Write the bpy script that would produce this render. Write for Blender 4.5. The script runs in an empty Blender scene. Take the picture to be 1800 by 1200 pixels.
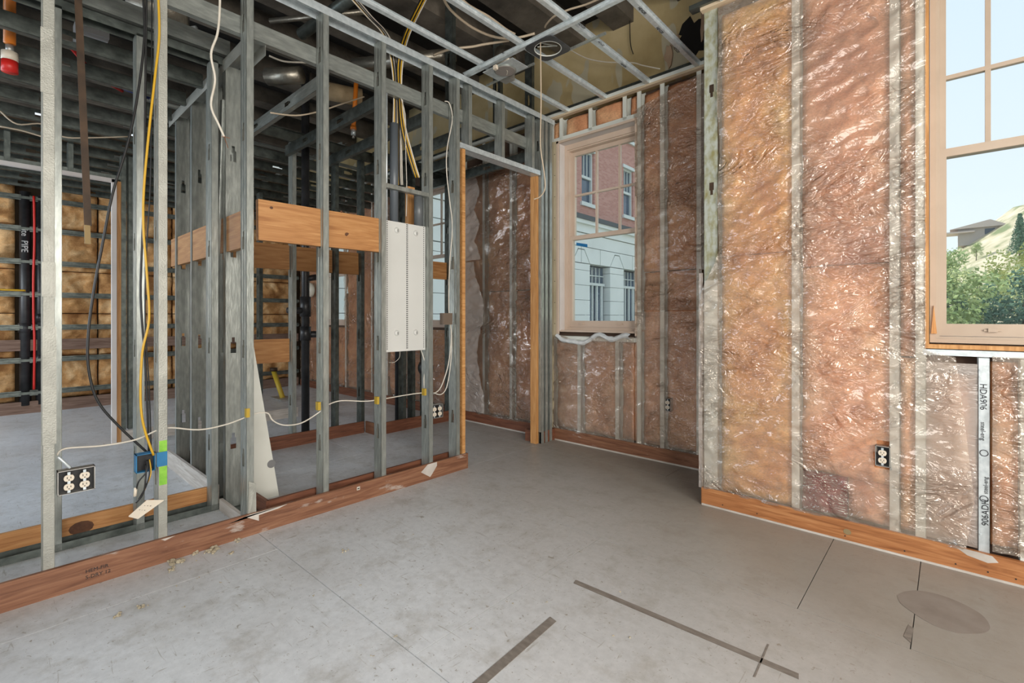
import bpy, math, random
from mathutils import Vector, Matrix, noise
random.seed(7)
C = bpy.context.scene.collection
sc = bpy.context.scene
H = 1.21
# ------------------------------------------------------------------ camera
cam = bpy.data.objects.new('camera', bpy.data.cameras.new('camera'))
C.objects.link(cam)
cam.location = (0, 0, H)
cam.rotation_euler = (math.pi/2, 0, math.radians(42.3))
cam.data.sensor_width = 36
cam.data.lens = 846.2/1800*36
cam.data.shift_y = -42/1800
cam.data.clip_start = .02; cam.data.clip_end = 500
sc.camera = cam
# ------------------------------------------------------------------ world / lights
w = bpy.data.worlds.new('world'); sc.world = w; w.use_nodes = True
nt = w.node_tree; nt.nodes.clear()
tc = nt.nodes.new('ShaderNodeTexCoord'); sp = nt.nodes.new('ShaderNodeSeparateXYZ')
cr = nt.nodes.new('ShaderNodeValToRGB'); bg = nt.nodes.new('ShaderNodeBackground'); wo = nt.nodes.new('ShaderNodeOutputWorld')
nt.links.new(tc.outputs['Generated'], sp.inputs[0]); nt.links.new(sp.outputs[2], cr.inputs[0])
nt.links.new(cr.outputs[0], bg.inputs[0]); nt.links.new(bg.outputs[0], wo.inputs[0])
cr.color_ramp.elements[0].position = 0.0; cr.color_ramp.elements[0].color = (.95, .985, 1, 1)
cr.color_ramp.elements[1].position = .8; cr.color_ramp.elements[1].color = (.66, .80, .98, 1)
bg.inputs[1].default_value = 1.12
def area(name, loc, direction, sx, sy, power, col):
    l = bpy.data.lights.new(name, 'AREA'); l.shape = 'RECTANGLE'; l.size = sx; l.size_y = sy
    l.energy = power; l.color = col
    o = bpy.data.objects.new(name, l); C.objects.link(o); o.location = loc
    o.rotation_euler = Vector(direction).to_track_quat('-Z', 'Y').to_euler()
    return o
sun = bpy.data.lights.new('sun', 'SUN'); sun.energy = 4.2; sun.angle = .01; sun.color = (1, .93, .8)
so = bpy.data.objects.new('sun', sun); C.objects.link(so)
so.rotation_euler = Vector((.8, -.15, -.6)).to_track_quat('-Z', 'Y').to_euler()
# fill lamps added at assumed windows of the unseen walls behind and beside the camera
area('fill_lamp_right', (2.5, 1.0, 1.95), (-1, .12, -.12), 1.5, 1.8, 120, (1, .95, .88))
area('fill_lamp_right_two', (2.5, -1.0, 1.95), (-1, .75, -.1), 1.5, 1.8, 135, (1, .95, .88))
area('fill_lamp_rear', (.2, -2.5, 1.95), (.1, 1, -.1), 2.0, 1.8, 46, (1, .97, .93))
area('fill_lamp_rear_left', (-4.6, -2.5, 1.95), (.05, 1, -.75), 2.2, 1.8, 58, (.66, .83, 1))
area('fill_lamp_rear_far', (-7.4, -2.5, 1.95), (0, 1, -.25), 1.8, 1.8, 85, (.86, .93, 1))
sc.view_settings.view_transform = 'Standard'; sc.view_settings.look = 'None'
sc.view_settings.exposure = 0.0; sc.view_settings.gamma = 1; sc.view_settings.use_curve_mapping = False
# ------------------------------------------------------------------ helpers
def P(px, py, ax, v):
    """a point at real depth on the plane ax = v, seen at this pixel"""
    u = px-900
    d = (-569.5+.7396*u, 625.9+.6730*u, 558-py)
    s = v/d[0] if ax == 'x' else v/d[1] if ax == 'y' else (v-H)/d[2]
    return Vector((d[0]*s, d[1]*s, H+d[2]*s))
def tag(o, label=None, cat=None, group=None, kind=None):
    if label: o['label'] = label
    if cat: o['category'] = cat
    if group: o['group'] = group
    if kind: o['kind'] = kind
    return o
def empty(name, loc=(0, 0, 0), parent=None):
    o = bpy.data.objects.new(name, None); C.objects.link(o); o.location = loc; o.empty_display_size = .05
    if parent: o.parent = parent
    return o
def mesh(name, vs, fs, mat, parent=None, smooth=False, local=False):
    """vertices in world space; a parent at a plain offset keeps them there"""
    off = Vector((0, 0, 0)); rot = parent is not None and parent.type == 'MESH' and parent.matrix_basis.to_3x3() != Matrix.Identity(3)
    if not local and not rot:
        p = parent
        while p: off += p.location; p = p.parent
    me = bpy.data.meshes.new(name)
    me.from_pydata([tuple(Vector(v)-off) for v in vs], [], fs)
    if smooth:
        me.polygons.foreach_set('use_smooth', [True]*len(me.polygons))
    me.materials.append(mat); me.update()
    o = bpy.data.objects.new(name, me); C.objects.link(o); o.parent = parent
    if rot: o.matrix_parent_inverse = parent.matrix_basis.inverted()
    return o
class MB:
    def __init__(s): s.v = []; s.f = []
    def add(s, vs, fs):
        n = len(s.v); s.v += [Vector(v) for v in vs]; s.f += [tuple(i+n for i in f) for f in fs]; return s
    def box(s, a, b):
        x0, x1 = sorted((a[0], b[0])); y0, y1 = sorted((a[1], b[1])); z0, z1 = sorted((a[2], b[2]))
        return s.add([(x0,y0,z0),(x1,y0,z0),(x1,y1,z0),(x0,y1,z0),(x0,y0,z1),(x1,y0,z1),(x1,y1,z1),(x0,y1,z1)],
              [(0,3,2,1),(4,5,6,7),(0,1,5,4),(1,2,6,5),(2,3,7,6),(3,0,4,7)])
    def tube(s, pts, r, n=8, cap=True):
        pts = [Vector(p) for p in pts]; rings = []; up = None
        for i, p in enumerate(pts):
            t = (pts[min(i+1, len(pts)-1)]-pts[max(i-1, 0)]).normalized()
            if up is None:
                up = Vector((0, 0, 1)) if abs(t.z) < .9 else Vector((1, 0, 0))
            a = t.cross(up).normalized(); b = a.cross(t).normalized(); up = b
            rr = r[i] if isinstance(r, (list, tuple)) else r
            rings.append([p+(a*math.cos(2*math.pi*k/n)+b*math.sin(2*math.pi*k/n))*rr for k in range(n)])
        vs = [v for g in rings for v in g]; fs = []
        for i in range(len(pts)-1):
            for k in range(n):
                fs.append((i*n+k, i*n+(k+1) % n, (i+1)*n+(k+1) % n, (i+1)*n+k))
        if cap: fs += [tuple(range(n-1, -1, -1)), tuple((len(pts)-1)*n+k for k in range(n))]
        return s.add(vs, fs)
    def prism(s, poly, ex, thick):
        """poly: 3D points; extruded by the vector ex*thick"""
        n = len(poly); e = Vector(ex)*thick
        vs = [Vector(p) for p in poly]+[Vector(p)+e for p in poly]
        fs = [tuple(range(n)), tuple(range(2*n-1, n-1, -1))]+[(i, i+n, (i+1) % n+n, (i+1) % n) for i in range(n)]
        return s.add(vs, fs)
    def build(s, name, mat, parent=None, smooth=False):
        return mesh(name, s.v, s.f, mat, parent, smooth)
def box(name, a, b, mat, parent=None): return MB().box(a, b).build(name, mat, parent)
def cr_path(pts, n=6):
    pts = [Vector(p) for p in pts]; out = []
    for i in range(len(pts)-1):
        p0, p1, p2, p3 = pts[max(i-1, 0)], pts[i], pts[i+1], pts[min(i+2, len(pts)-1)]
        for k in range(n):
            t = k/n
            out.append(.5*((2*p1)+(p2-p0)*t+(2*p0-5*p1+4*p2-p3)*t*t+(3*p1-p0-3*p2+p3)*t**3))
    return out+[pts[-1]]
def ringframe(name, x0, x1, z0, z1, w, y0, y1, mat, parent, wt=None, wb=None):
    """rectangular frame as one piece"""
    wt = wt or w; wb = wb or w
    vs = []
    for y in (y0, y1):
        vs += [(x0,y,z0),(x1,y,z0),(x1,y,z1),(x0,y,z1),(x0+w,y,z0+wb),(x1-w,y,z0+wb),(x1-w,y,z1-wt),(x0+w,y,z1-wt)]
    fs = []
    for i in range(4):
        j = (i+1) % 4
        fs += [(i, j, j+4, i+4), (i+8, i+12, j+12, j+8), (i, i+8, j+8, j), (i+4, j+4, j+12, i+12)]
    return mesh(name, vs, fs, mat, parent)
# ------------------------------------------------------------------ materials
def newmat(name):
    m = bpy.data.materials.new(name); m.use_nodes = True
    return m, m.node_tree, m.node_tree.nodes['Principled BSDF']
def L(nt, a, b): nt.links.new(a, b)
def noise_node(nt, scale, detail=4, stretch=(1,1,1), coord='Object', rough=.55, dist=0):
    t = nt.nodes.new('ShaderNodeTexCoord'); mp = nt.nodes.new('ShaderNodeMapping'); n = nt.nodes.new('ShaderNodeTexNoise')
    mp.inputs['Scale'].default_value = stretch
    L(nt, t.outputs[coord], mp.inputs[0]); L(nt, mp.outputs[0], n.inputs['Vector'])
    n.inputs['Scale'].default_value = scale; n.inputs['Detail'].default_value = detail
    n.inputs['Roughness'].default_value = rough; n.inputs['Distortion'].default_value = dist
    return n
def ramp(nt, fac, stops):
    r = nt.nodes.new('ShaderNodeValToRGB'); L(nt, fac, r.inputs[0])
    el = r.color_ramp.elements
    while len(el) < len(stops): el.new(.5)
    for e, (p, c) in zip(el, stops): e.position = p; e.color = (*c, 1) if len(c) == 3 else c
    return r
def bump(nt, h, strength, dist=.01):
    b = nt.nodes.new('ShaderNodeBump'); b.inputs['Strength'].default_value = strength; b.inputs['Distance'].default_value = dist
    L(nt, h, b.inputs['Height']); return b
def mix(nt, fac, a, b, mode='MIX'):
    m = nt.nodes.new('ShaderNodeMix'); m.data_type = 'RGBA'; m.blend_type = mode
    for i, v in ((0, fac), (6, a), (7, b)):
        if hasattr(v, 'links'): L(nt, v, m.inputs[i])
        else: m.inputs[i].default_value = v if i == 0 else (*v, 1)
    return m.outputs[2]
def simple(name, stops, scale=8, rough=.6, metal=0, bmp=0, bscale=None, stretch=(1,1,1), detail=4, dist=0, emit=None):
    m, nt, b = newmat(name)
    if len(stops) == 1: stops = [(0, stops[0]), (1, stops[0])]
    elif len(stops) == 2 and len(stops[0]) == 3: stops = [(.3, stops[0]), (.7, stops[1])]
    n = noise_node(nt, scale, detail, stretch, dist=dist)
    r = ramp(nt, n.outputs[0], stops); L(nt, r.outputs[0], b.inputs['Base Color'])
    b.inputs['Roughness'].default_value = rough; b.inputs['Metallic'].default_value = metal
    if bmp:
        n2 = noise_node(nt, bscale or scale*3, 4, stretch)
        L(nt, bump(nt, n2.outputs[0], bmp).outputs[0], b.inputs['Normal'])
    return m
galv = simple('galvanised_steel', [(.3,(.25,.27,.25)),(.5,(.32,.34,.315)),(.72,(.42,.44,.41))], 40, .32, .5, .10, 90, (1,1,.25))
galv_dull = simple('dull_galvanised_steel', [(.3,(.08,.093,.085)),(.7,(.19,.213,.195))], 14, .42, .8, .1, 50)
galv_bright = simple('bright_galvanised_steel', [(.3,(.52,.58,.60)),(.7,(.74,.80,.82))], 30, .34, .45, .08, 60)
galv_worn = simple('worn_galvanised_steel', [(.3,(.30,.30,.265)),(.7,(.43,.43,.385))], 9, .5, .45, .25, 140)
galv_pale = simple('pale_galvanised_stud', [(.3,(.66,.69,.64)),(.7,(.82,.85,.80))], 6, .6, .1, .1, 50, (1,1,.3))
galv_stain = simple('yellow_stained_stud', [(.40,(.44,.47,.42)),(.54,(.35,.36,.26)),(.70,(.27,.25,.11))], 26, .6, .2, .2, 50, (1,1,.6))
def wood(name, ca, cb, cc, rough=.55, knot=True, dirt=None, stretch=(1, 14, 14)):
    m, nt, b = newmat(name)
    n = noise_node(nt, 3.2, 6, stretch, dist=1.2)
    r = ramp(nt, n.outputs[0], [(.3, ca), (.5, cb), (.72, cc)])
    col = r.outputs[0]
    if knot:
        t = nt.nodes.new('ShaderNodeTexCoord'); mp = nt.nodes.new('ShaderNodeMapping'); v = nt.nodes.new('ShaderNodeTexVoronoi')
        mp.inputs['Scale'].default_value = (1, 1.6, 1.6)
        L(nt, t.outputs['Object'], mp.inputs[0]); L(nt, mp.outputs[0], v.inputs['Vector']); v.inputs['Scale'].default_value = 3.1
        kr = ramp(nt, v.outputs['Distance'], [(.05, (1,1,1)), (.11, (0,0,0))])
        col = mix(nt, kr.outputs[0], col, tuple(c*.28 for c in ca))
    if dirt:
        n3 = noise_node(nt, 3.2, 8, (1, 3, 3.5), coord='Object', rough=.62)
        dr = ramp(nt, n3.outputs[0], [(.585, (0,0,0)), (.64, (.65,.65,.65))])
        col = mix(nt, dr.outputs[0], col, dirt)
    L(nt, col, b.inputs['Base Color']); b.inputs['Roughness'].default_value = rough
    L(nt, bump(nt, n.outputs[0], .12).outputs[0], b.inputs['Normal'])
    return m
wood_red = wood('stained_baseboard', (.14,.055,.027), (.225,.097,.05), (.31,.155,.085), .6, True, (.5,.45,.40))
wood_red2 = wood('dark_stained_baseboard', (.10,.035,.016), (.17,.06,.03), (.25,.1,.05), .6, True)
wood_amber = wood('amber_baseboard', (.24,.085,.025), (.40,.16,.055), (.52,.25,.10), .5, True)
wood_orange = wood('douglas_fir_blocking', (.33,.135,.04), (.45,.21,.07), (.56,.295,.115), .55, True)
wood_jamb = wood('wood_jamb', (.38,.17,.05), (.55,.27,.09), (.66,.37,.15), .55, False, None, (14, 14, 1))
wood_pale = wood('pale_dusty_board', (.42,.36,.30), (.56,.50,.44), (.68,.63,.57), .7, False)
wood_brown = wood('brown_old_board', (.13,.07,.045), (.20,.12,.085), (.30,.2,.15), .7, False)
cream = simple('cream_window_paint', [(.58,.455,.36),(.66,.53,.43)], 3, .5)
cream2 = simple('shaded_cream_window_paint', [(.42,.33,.25),(.50,.40,.31)], 3, .5)  # darker copy of the cream, backlit shade put into its colour
pinkwhite = simple('primed_drywall_return', [(.58,.53,.50),(.70,.65,.62)], 2.5, .8)
drywall = simple('bare_drywall', [(.62,.62,.55),(.72,.72,.66)], 3, .85)
black = simple('black_plastic', [(.012,.012,.013)], 5, .45)
castiron = simple('black_abs_pipe', [(.012,.012,.013),(.035,.035,.037)], 12, .4)
white_pl = simple('ivory_plastic', [(.72,.64,.52)], 5, .4)
white_steel = simple('white_enamelled_steel', [(.60,.605,.575),(.66,.665,.635)], 2, .35)
greybox = simple('zinc_box', [(.35,.34,.32),(.5,.49,.46)], 20, .45, .7)
blue_pl = simple('blue_plastic_box', [(.01,.13,.30),(.02,.2,.4)], 9, .5)
yellow_cb = simple('yellow_cable_jacket', [(.62,.36,.02)], 5, .4)
white_cb = simple('off_white_cable_jacket', [(.60,.55,.46),(.70,.66,.58)], 20, .5)
cream_cb = simple('cream_cable_jacket', [(.55,.45,.33)], 20, .5)
black_cb = simple('black_cable_jacket', [(.012,.012,.012)], 5, .45)
orange_pl = simple('orange_pipe_plastic', [(.60,.17,.015)], 5, .4)
red_pl = simple('red_cap_plastic', [(.62,.02,.015)], 5, .4)
yellow_pipe = simple('yellow_gas_pipe', [(.52,.36,.03)], 5, .5)
copper = simple('copper_wire', [(.6,.25,.12)], 5, .3, .9)
rust = simple('rusty_brown_steel', [(.03,.018,.01),(.085,.048,.025)], 9, .6, .3)
duct_m = simple('aluminium_duct', [(.22,.20,.16),(.40,.37,.31)], 9, .35, .8, .3, 30)
tan_ins = simple('tan_duct_wrap', [(.24,.17,.09),(.38,.28,.16)], 9, .9, 0, .4, 30)
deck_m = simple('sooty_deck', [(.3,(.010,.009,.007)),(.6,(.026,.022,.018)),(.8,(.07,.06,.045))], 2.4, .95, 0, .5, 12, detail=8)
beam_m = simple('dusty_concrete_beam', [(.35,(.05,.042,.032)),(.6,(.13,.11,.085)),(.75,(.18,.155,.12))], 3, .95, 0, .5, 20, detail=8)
debris_m = simple('crumbled_fireproofing', [(.30,.25,.17),(.52,.46,.34)], 60, .95)
tape_m = simple('adhesive_residue', [(.15,.125,.105),(.25,.22,.19)], 16, .7, 0, 0, None, (1, 3, 1), 8)
stain_m = simple('round_glue_stain', [(.21,.175,.15),(.27,.235,.205)], 9, .75, detail=8)
green_pt = simple('green_paint_mark', [(.16,.42,.03),(.28,.6,.06)], 30, .6)
yel_pt = simple('amber_foam', [(.45,.30,.03)], 30, .7)
ink = simple('black_ink', [(.015,.015,.018)], 5, .7)
white_wood = simple('dusty_white_paint', [(.45,.40,.35),(.62,.58,.53)], 6, .8)
seal = simple('white_film_edge', [(.60,.64,.66),(.8,.84,.86)], 14, .3, 0, .6, 40)
def upper_drywall():
    m, nt, b = newmat('yellowed_upper_drywall')
    n = noise_node(nt, 1.6, 6)
    r = ramp(nt, n.outputs[0], [(.3, (.31,.23,.10)), (.5, (.44,.345,.175)), (.7, (.53,.43,.25))])
    n2 = noise_node(nt, 2.1, 2, (1.8, 1, .75), dist=.3)
    k = ramp(nt, n2.outputs[0], [(.60, (0,0,0)), (.615, (1,1,1))])
    L(nt, mix(nt, k.outputs[0], r.outputs[0], (.42,.38,.27)), b.inputs['Base Color']); b.inputs['Roughness'].default_value = .85
    return m
upper_dw = upper_drywall()
def floor_mat():
    m, nt, b = newmat('scuffed_grey_underlayment')
    n = noise_node(nt, .55, 3, (1, 1, 1), coord='Object')
    base = ramp(nt, n.outputs[0], [(.34, (.52,.51,.50)), (.62, (.67,.69,.71))]).outputs[0]
    n2 = noise_node(nt, 5.5, 9, (1, 1, 1), rough=.7)
    d = ramp(nt, n2.outputs[0], [(.50, (0,0,0)), (.74, (.6,.6,.6))])
    col = mix(nt, d.outputs[0], base, (.33,.30,.25))
    n5 = noise_node(nt, 26, 6, (1, 1, 1), rough=.7)
    k = ramp(nt, n5.outputs[0], [(.35, (.90,.90,.90)), (.62, (1.04,1.04,1.04))])
    col = mix(nt, 1.0, col, k.outputs[0], 'MULTIPLY')
    for sx, sy, th, am in ((3, 42, .68, .45), (36, 4, .68, .4), (12, 17, .69, .6), (38, 38, .67, .7)):
        n3 = noise_node(nt, 1.6, 5, (sx, sy, 1), rough=.65, dist=.8)
        k = ramp(nt, n3.outputs[0], [(th-.035, (0,0,0)), (th, (am,am,am))])
        col = mix(nt, k.outputs[0], col, (.20,.165,.11))
    # shade and brown dust painted in along the window walls, fading into the room
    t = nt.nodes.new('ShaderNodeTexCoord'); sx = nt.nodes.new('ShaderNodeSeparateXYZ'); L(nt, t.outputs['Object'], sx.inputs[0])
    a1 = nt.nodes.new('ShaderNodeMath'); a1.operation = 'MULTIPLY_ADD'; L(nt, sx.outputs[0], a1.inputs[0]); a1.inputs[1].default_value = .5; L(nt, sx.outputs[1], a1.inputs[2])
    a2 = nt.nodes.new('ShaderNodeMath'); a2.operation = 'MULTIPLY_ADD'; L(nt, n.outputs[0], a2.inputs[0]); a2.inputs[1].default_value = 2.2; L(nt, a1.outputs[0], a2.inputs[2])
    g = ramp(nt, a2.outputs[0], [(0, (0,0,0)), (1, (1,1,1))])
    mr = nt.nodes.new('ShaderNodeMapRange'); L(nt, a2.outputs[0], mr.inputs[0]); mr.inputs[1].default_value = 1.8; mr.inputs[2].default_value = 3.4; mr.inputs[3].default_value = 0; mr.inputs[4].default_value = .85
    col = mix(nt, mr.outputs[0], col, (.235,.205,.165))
    L(nt, col, b.inputs['Base Color'])
    rr = ramp(nt, n2.outputs[0], [(.3, (.30,.30,.30)), (.7, (.52,.52,.52))]); L(nt, rr.outputs[0], b.inputs['Roughness'])
    L(nt, bump(nt, n2.outputs[0], .08).outputs[0], b.inputs['Normal'])
    return m
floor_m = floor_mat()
def insul(name, a, b_, c, sc_=3.0):
    m, nt, b = newmat(name)
    n = noise_node(nt, sc_, 3, dist=.6); r = ramp(nt, n.outputs[0], [(.3, a), (.5, b_), (.7, c)])
    n2 = noise_node(nt, 42, 6, (1, 1, 1.6), dist=1.5)
    k = ramp(nt, n2.outputs[0], [(.35, (.80,.80,.80)), (.62, (1.06,1.06,1.06))])
    L(nt, mix(nt, 1.0, r.outputs[0], k.outputs[0], 'MULTIPLY'), b.inputs['Base Color']); b.inputs['Roughness'].default_value = 1
    b.inputs['Specular IOR Level'].default_value = .05
    n3 = noise_node(nt, 26, 8, dist=1.0)
    L(nt, bump(nt, n3.outputs[0], .45, .012).outputs[0], b.inputs['Normal'])
    return m
ins_gold = insul('golden_glass_wool', (.76,.32,.08), (.95,.50,.15), (1,.68,.26))
ins_pink = insul('pink_glass_wool', (.58,.23,.13), (.80,.39,.22), (.93,.53,.32))
ins_peach = insul('peach_glass_wool', (.74,.30,.14), (.92,.46,.23), (1,.62,.36))
ins_rust = insul('rusty_pink_glass_wool', (.42,.18,.09), (.62,.30,.16), (.78,.45,.25))
ins_tan = insul('tan_glass_wool', (.36,.17,.065), (.62,.34,.14), (.86,.60,.33), 4)
ins_maroon = insul('maroon_glass_wool', (.16,.0,.015), (.28,.0,.02), (.40,.02,.04))
def plastic(name, haze, tint, gloss=1.0, bstr=1.0, sc_=1.0):
    """clear polythene film: see-through, faintly milky, creased and shiny"""
    m, nt, b = newmat(name); nt.nodes.remove(b); out = nt.nodes['Material Output']
    t = noise_node(nt, 2.6*sc_, 2, (1, 1, 1.9), dist=2.6, rough=.5)
    t2 = noise_node(nt, 7.5*sc_, 2, (1.0, 1, 1.3), dist=3.0)
    ab = []
    for q in (t, t2):
        r1 = nt.nodes.new('ShaderNodeMath'); r1.operation = 'SUBTRACT'; L(nt, q.outputs[0], r1.inputs[0]); r1.inputs[1].default_value = .5
        r2 = nt.nodes.new('ShaderNodeMath'); r2.operation = 'ABSOLUTE'; L(nt, r1.outputs[0], r2.inputs[0]); ab.append(r2)
    r5 = nt.nodes.new('ShaderNodeMath'); r5.operation = 'MULTIPLY_ADD'; L(nt, ab[1].outputs[0], r5.inputs[0]); r5.inputs[1].default_value = .45; L(nt, ab[0].outputs[0], r5.inputs[2])
    cl = noise_node(nt, 1.7*sc_, 3, (1, 1, 1.2), dist=1.0)      # creases gather in clusters
    cm = nt.nodes.new('ShaderNodeMapRange'); L(nt, cl.outputs[0], cm.inputs[0]); cm.inputs[1].default_value = .43; cm.inputs[2].default_value = .62; cm.inputs[3].default_value = .12; cm.inputs[4].default_value = 1.0
    r6 = nt.nodes.new('ShaderNodeMath'); r6.operation = 'MULTIPLY'; L(nt, r5.outputs[0], r6.inputs[0]); L(nt, cm.outputs[0], r6.inputs[1])
    bp = bump(nt, r6.outputs[0], bstr, .085)
    tr = nt.nodes.new('ShaderNodeBsdfTransparent'); df = nt.nodes.new('ShaderNodeBsdfDiffuse'); gl = nt.nodes.new('ShaderNodeBsdfGlossy')
    tr.inputs[0].default_value = (1, .975, .95, 1)
    df.inputs[0].default_value = (*tint, 1); gl.inputs['Roughness'].default_value = .11; gl.inputs[0].default_value = (1, .95, .90, 1)
    L(nt, bp.outputs[0], gl.inputs['Normal']); L(nt, bp.outputs[0], df.inputs['Normal'])
    m1 = nt.nodes.new('ShaderNodeMixShader'); m1.inputs[0].default_value = haze
    L(nt, tr.outputs[0], m1.inputs[1]); L(nt, df.outputs[0], m1.inputs[2])
    fr = nt.nodes.new('ShaderNodeFresnel'); fr.inputs[0].default_value = 1.5; L(nt, bp.outputs[0], fr.inputs['Normal'])
    mm = nt.nodes.new('ShaderNodeMath'); mm.operation = 'MULTIPLY_ADD'; L(nt, fr.outputs[0], mm.inputs[0]); mm.inputs[1].default_value = 1.8*gloss; mm.inputs[2].default_value = .05*gloss
    m2 = nt.nodes.new('ShaderNodeMixShader'); L(nt, mm.outputs[0], m2.inputs[0]); L(nt, m1.outputs[0], m2.inputs[1]); L(nt, gl.outputs[0], m2.inputs[2])
    L(nt, m2.outputs[0], out.inputs[0])
    return m
film = plastic('polythene_film', .17, (1,.84,.68), .88)
film_dull = plastic('dusty_polythene_film', .14, (.74,.60,.46), 1.0)
film_milky = plastic('milky_polythene_film', .45, (.72,.64,.58), .6, .6)
def glassmat():
    m, nt, b = newmat('window_glass'); nt.nodes.remove(b); out = nt.nodes['Material Output']
    tr = nt.nodes.new('ShaderNodeBsdfTransparent'); tr.inputs[0].default_value = (.93, .97, .98, 1)
    gl = nt.nodes.new('ShaderNodeBsdfGlossy'); gl.inputs['Roughness'].default_value = .02
    df = nt.nodes.new('ShaderNodeBsdfTranslucent'); df.inputs[0].default_value = (.8, .9, .95, 1)
    m0 = nt.nodes.new('ShaderNodeMixShader'); m0.inputs[0].default_value = .025; L(nt, tr.outputs[0], m0.inputs[1]); L(nt, df.outputs[0], m0.inputs[2])
    fr = nt.nodes.new('ShaderNodeFresnel'); fr.inputs[0].default_value = 1.08
    m1 = nt.nodes.new('ShaderNodeMixShader'); L(nt, fr.outputs[0], m1.inputs[0]); L(nt, m0.outputs[0], m1.inputs[1]); L(nt, gl.outputs[0], m1.inputs[2])
    L(nt, m1.outputs[0], out.inputs[0]); return m
glass = glassmat()
# ------------------------------------------------------------------ steel framing members
X, Y, Z = Vector((1,0,0)), Vector((0,1,0)), Vector((0,0,1))
_cache = {}
def profile_mesh(kind, length, mat, depth=.092, fl=.038):
    key = (kind, round(length, 3), mat.name, depth, fl)
    if key in _cache: return _cache[key]
    b = MB(); t = .0016; Ln = length
    if kind in ('stud', 'track', 'plain'):
        hs = []
        if kind == 'stud':
            z = .42
            while z < Ln-.2: hs.append(z); z += .61
        cur = 0; c = depth/2
        for z in hs:                        # web with key-shaped knockouts
            b.box((0, 0, cur), (t, depth, z-.05))
            b.box((0, 0, z-.05), (t, c-.018, z+.02)); b.box((0, c+.018, z-.05), (t, depth, z+.02))
            b.box((0, 0, z+.02), (t, c-.009, z+.05)); b.box((0, c+.009, z+.02), (t, depth, z+.05))
            cur = z+.05
        b.box((0, 0, cur), (t, depth, Ln))
        b.box((0, 0, 0), (fl, t, Ln)); b.box((0, depth-t, 0), (fl, depth, Ln))
        if kind == 'stud':
            b.box((fl-t, 0, 0), (fl, .009, Ln)); b.box((fl-t, depth-.009, 0), (fl, depth, Ln))
            for k in range(2): b.box((-.0012, depth*(.3+.4*k)-.002, 0), (0, depth*(.3+.4*k)+.002, Ln))
    elif kind == 'hat':                     # furring channel, crown on local -x side
        pts = [(.022,-.034),(.022,-.019),(0,-.016),(0,.016),(.022,.019),(.022,.034)]
        for i in range(5):
            (x0, y0), (x1, y1) = pts[i], pts[i+1]
            b.add([(x0,y0,0),(x1,y1,0),(x1+t,y1,0),(x0+t,y0,0),(x0,y0,Ln),(x1,y1,Ln),(x1+t,y1,Ln),(x0+t,y0,Ln)],
                  [(0,3,2,1),(4,5,6,7),(0,1,5,4),(1,2,6,5),(2,3,7,6),(3,0,4,7)])
    me = bpy.data.meshes.new(kind); me.from_pydata([tuple(v) for v in b.v], [], b.f); me.materials.append(mat); me.update()
    _cache[key] = me
    return me
def member(kind, name, parent, loc, ex, ey, length, mat=galv, depth=.092, fl=.038, jit=0):
    ex, ey = Vector(ex), Vector(ey); ez = ex.cross(ey)
    o = bpy.data.objects.new(name, profile_mesh(kind, length, mat, depth, fl)); C.objects.link(o); o.parent = parent
    m = Matrix((ex, ey, ez)).transposed().to_4x4(); m.translation = Vector(loc)-(parent.location if parent else Vector())
    if jit: m = m @ Matrix.Rotation(random.uniform(-jit, jit), 4, 'Z')
    o.matrix_local = m
    return o
def board(name, p0, p1, height, thick, up, out, mat, parent=None):
    """a plank from p0 to p1 (its lower front edge), rising along up, thickness away from out; local x runs along the grain"""
    p0, p1 = Vector(p0), Vector(p1); ex = (p1-p0).normalized(); Ln = (p1-p0).length
    up = Vector(up); inn = -Vector(out); sgn = 1 if ex.cross(up).dot(inn) > 0 else -1
    b = MB(); e = .002
    b.box((0, 0, 0), (Ln, height, thick*sgn))
    me = bpy.data.meshes.new(name); me.from_pydata([tuple(v) for v in b.v], [], b.f); me.materials.append(mat); me.update()
    o = bpy.data.objects.new(name, me); C.objects.link(o); o.parent = parent
    m = Matrix((ex, up, ex.cross(up))).transposed().to_4x4(); m.translation = p0-(parent.location if parent else Vector()); o.matrix_local = m
    return o
def struct(name, loc=(0,0,0)): return tag(empty(name, loc), kind='structure')
# ------------------------------------------------------------------ floor
fl = struct('floor')
box('subfloor', (-9, -2.7, -.16), (2.7, 4.1, -.014), simple('dark_subfloor', [(.10,.085,.07)], 4, .9), fl)
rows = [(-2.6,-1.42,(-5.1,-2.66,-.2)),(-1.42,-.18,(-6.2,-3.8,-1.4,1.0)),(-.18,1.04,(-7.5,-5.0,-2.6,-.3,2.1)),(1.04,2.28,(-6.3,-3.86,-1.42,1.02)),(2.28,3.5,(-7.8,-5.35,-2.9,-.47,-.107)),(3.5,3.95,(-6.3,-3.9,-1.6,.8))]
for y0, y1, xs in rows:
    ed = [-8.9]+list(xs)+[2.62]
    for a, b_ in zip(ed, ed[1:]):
        box('underlayment_sheet', (a+.0016, y0+.0016, -.014), (b_-.0016, y1-.0016, 0), floor_m, fl)
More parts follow.
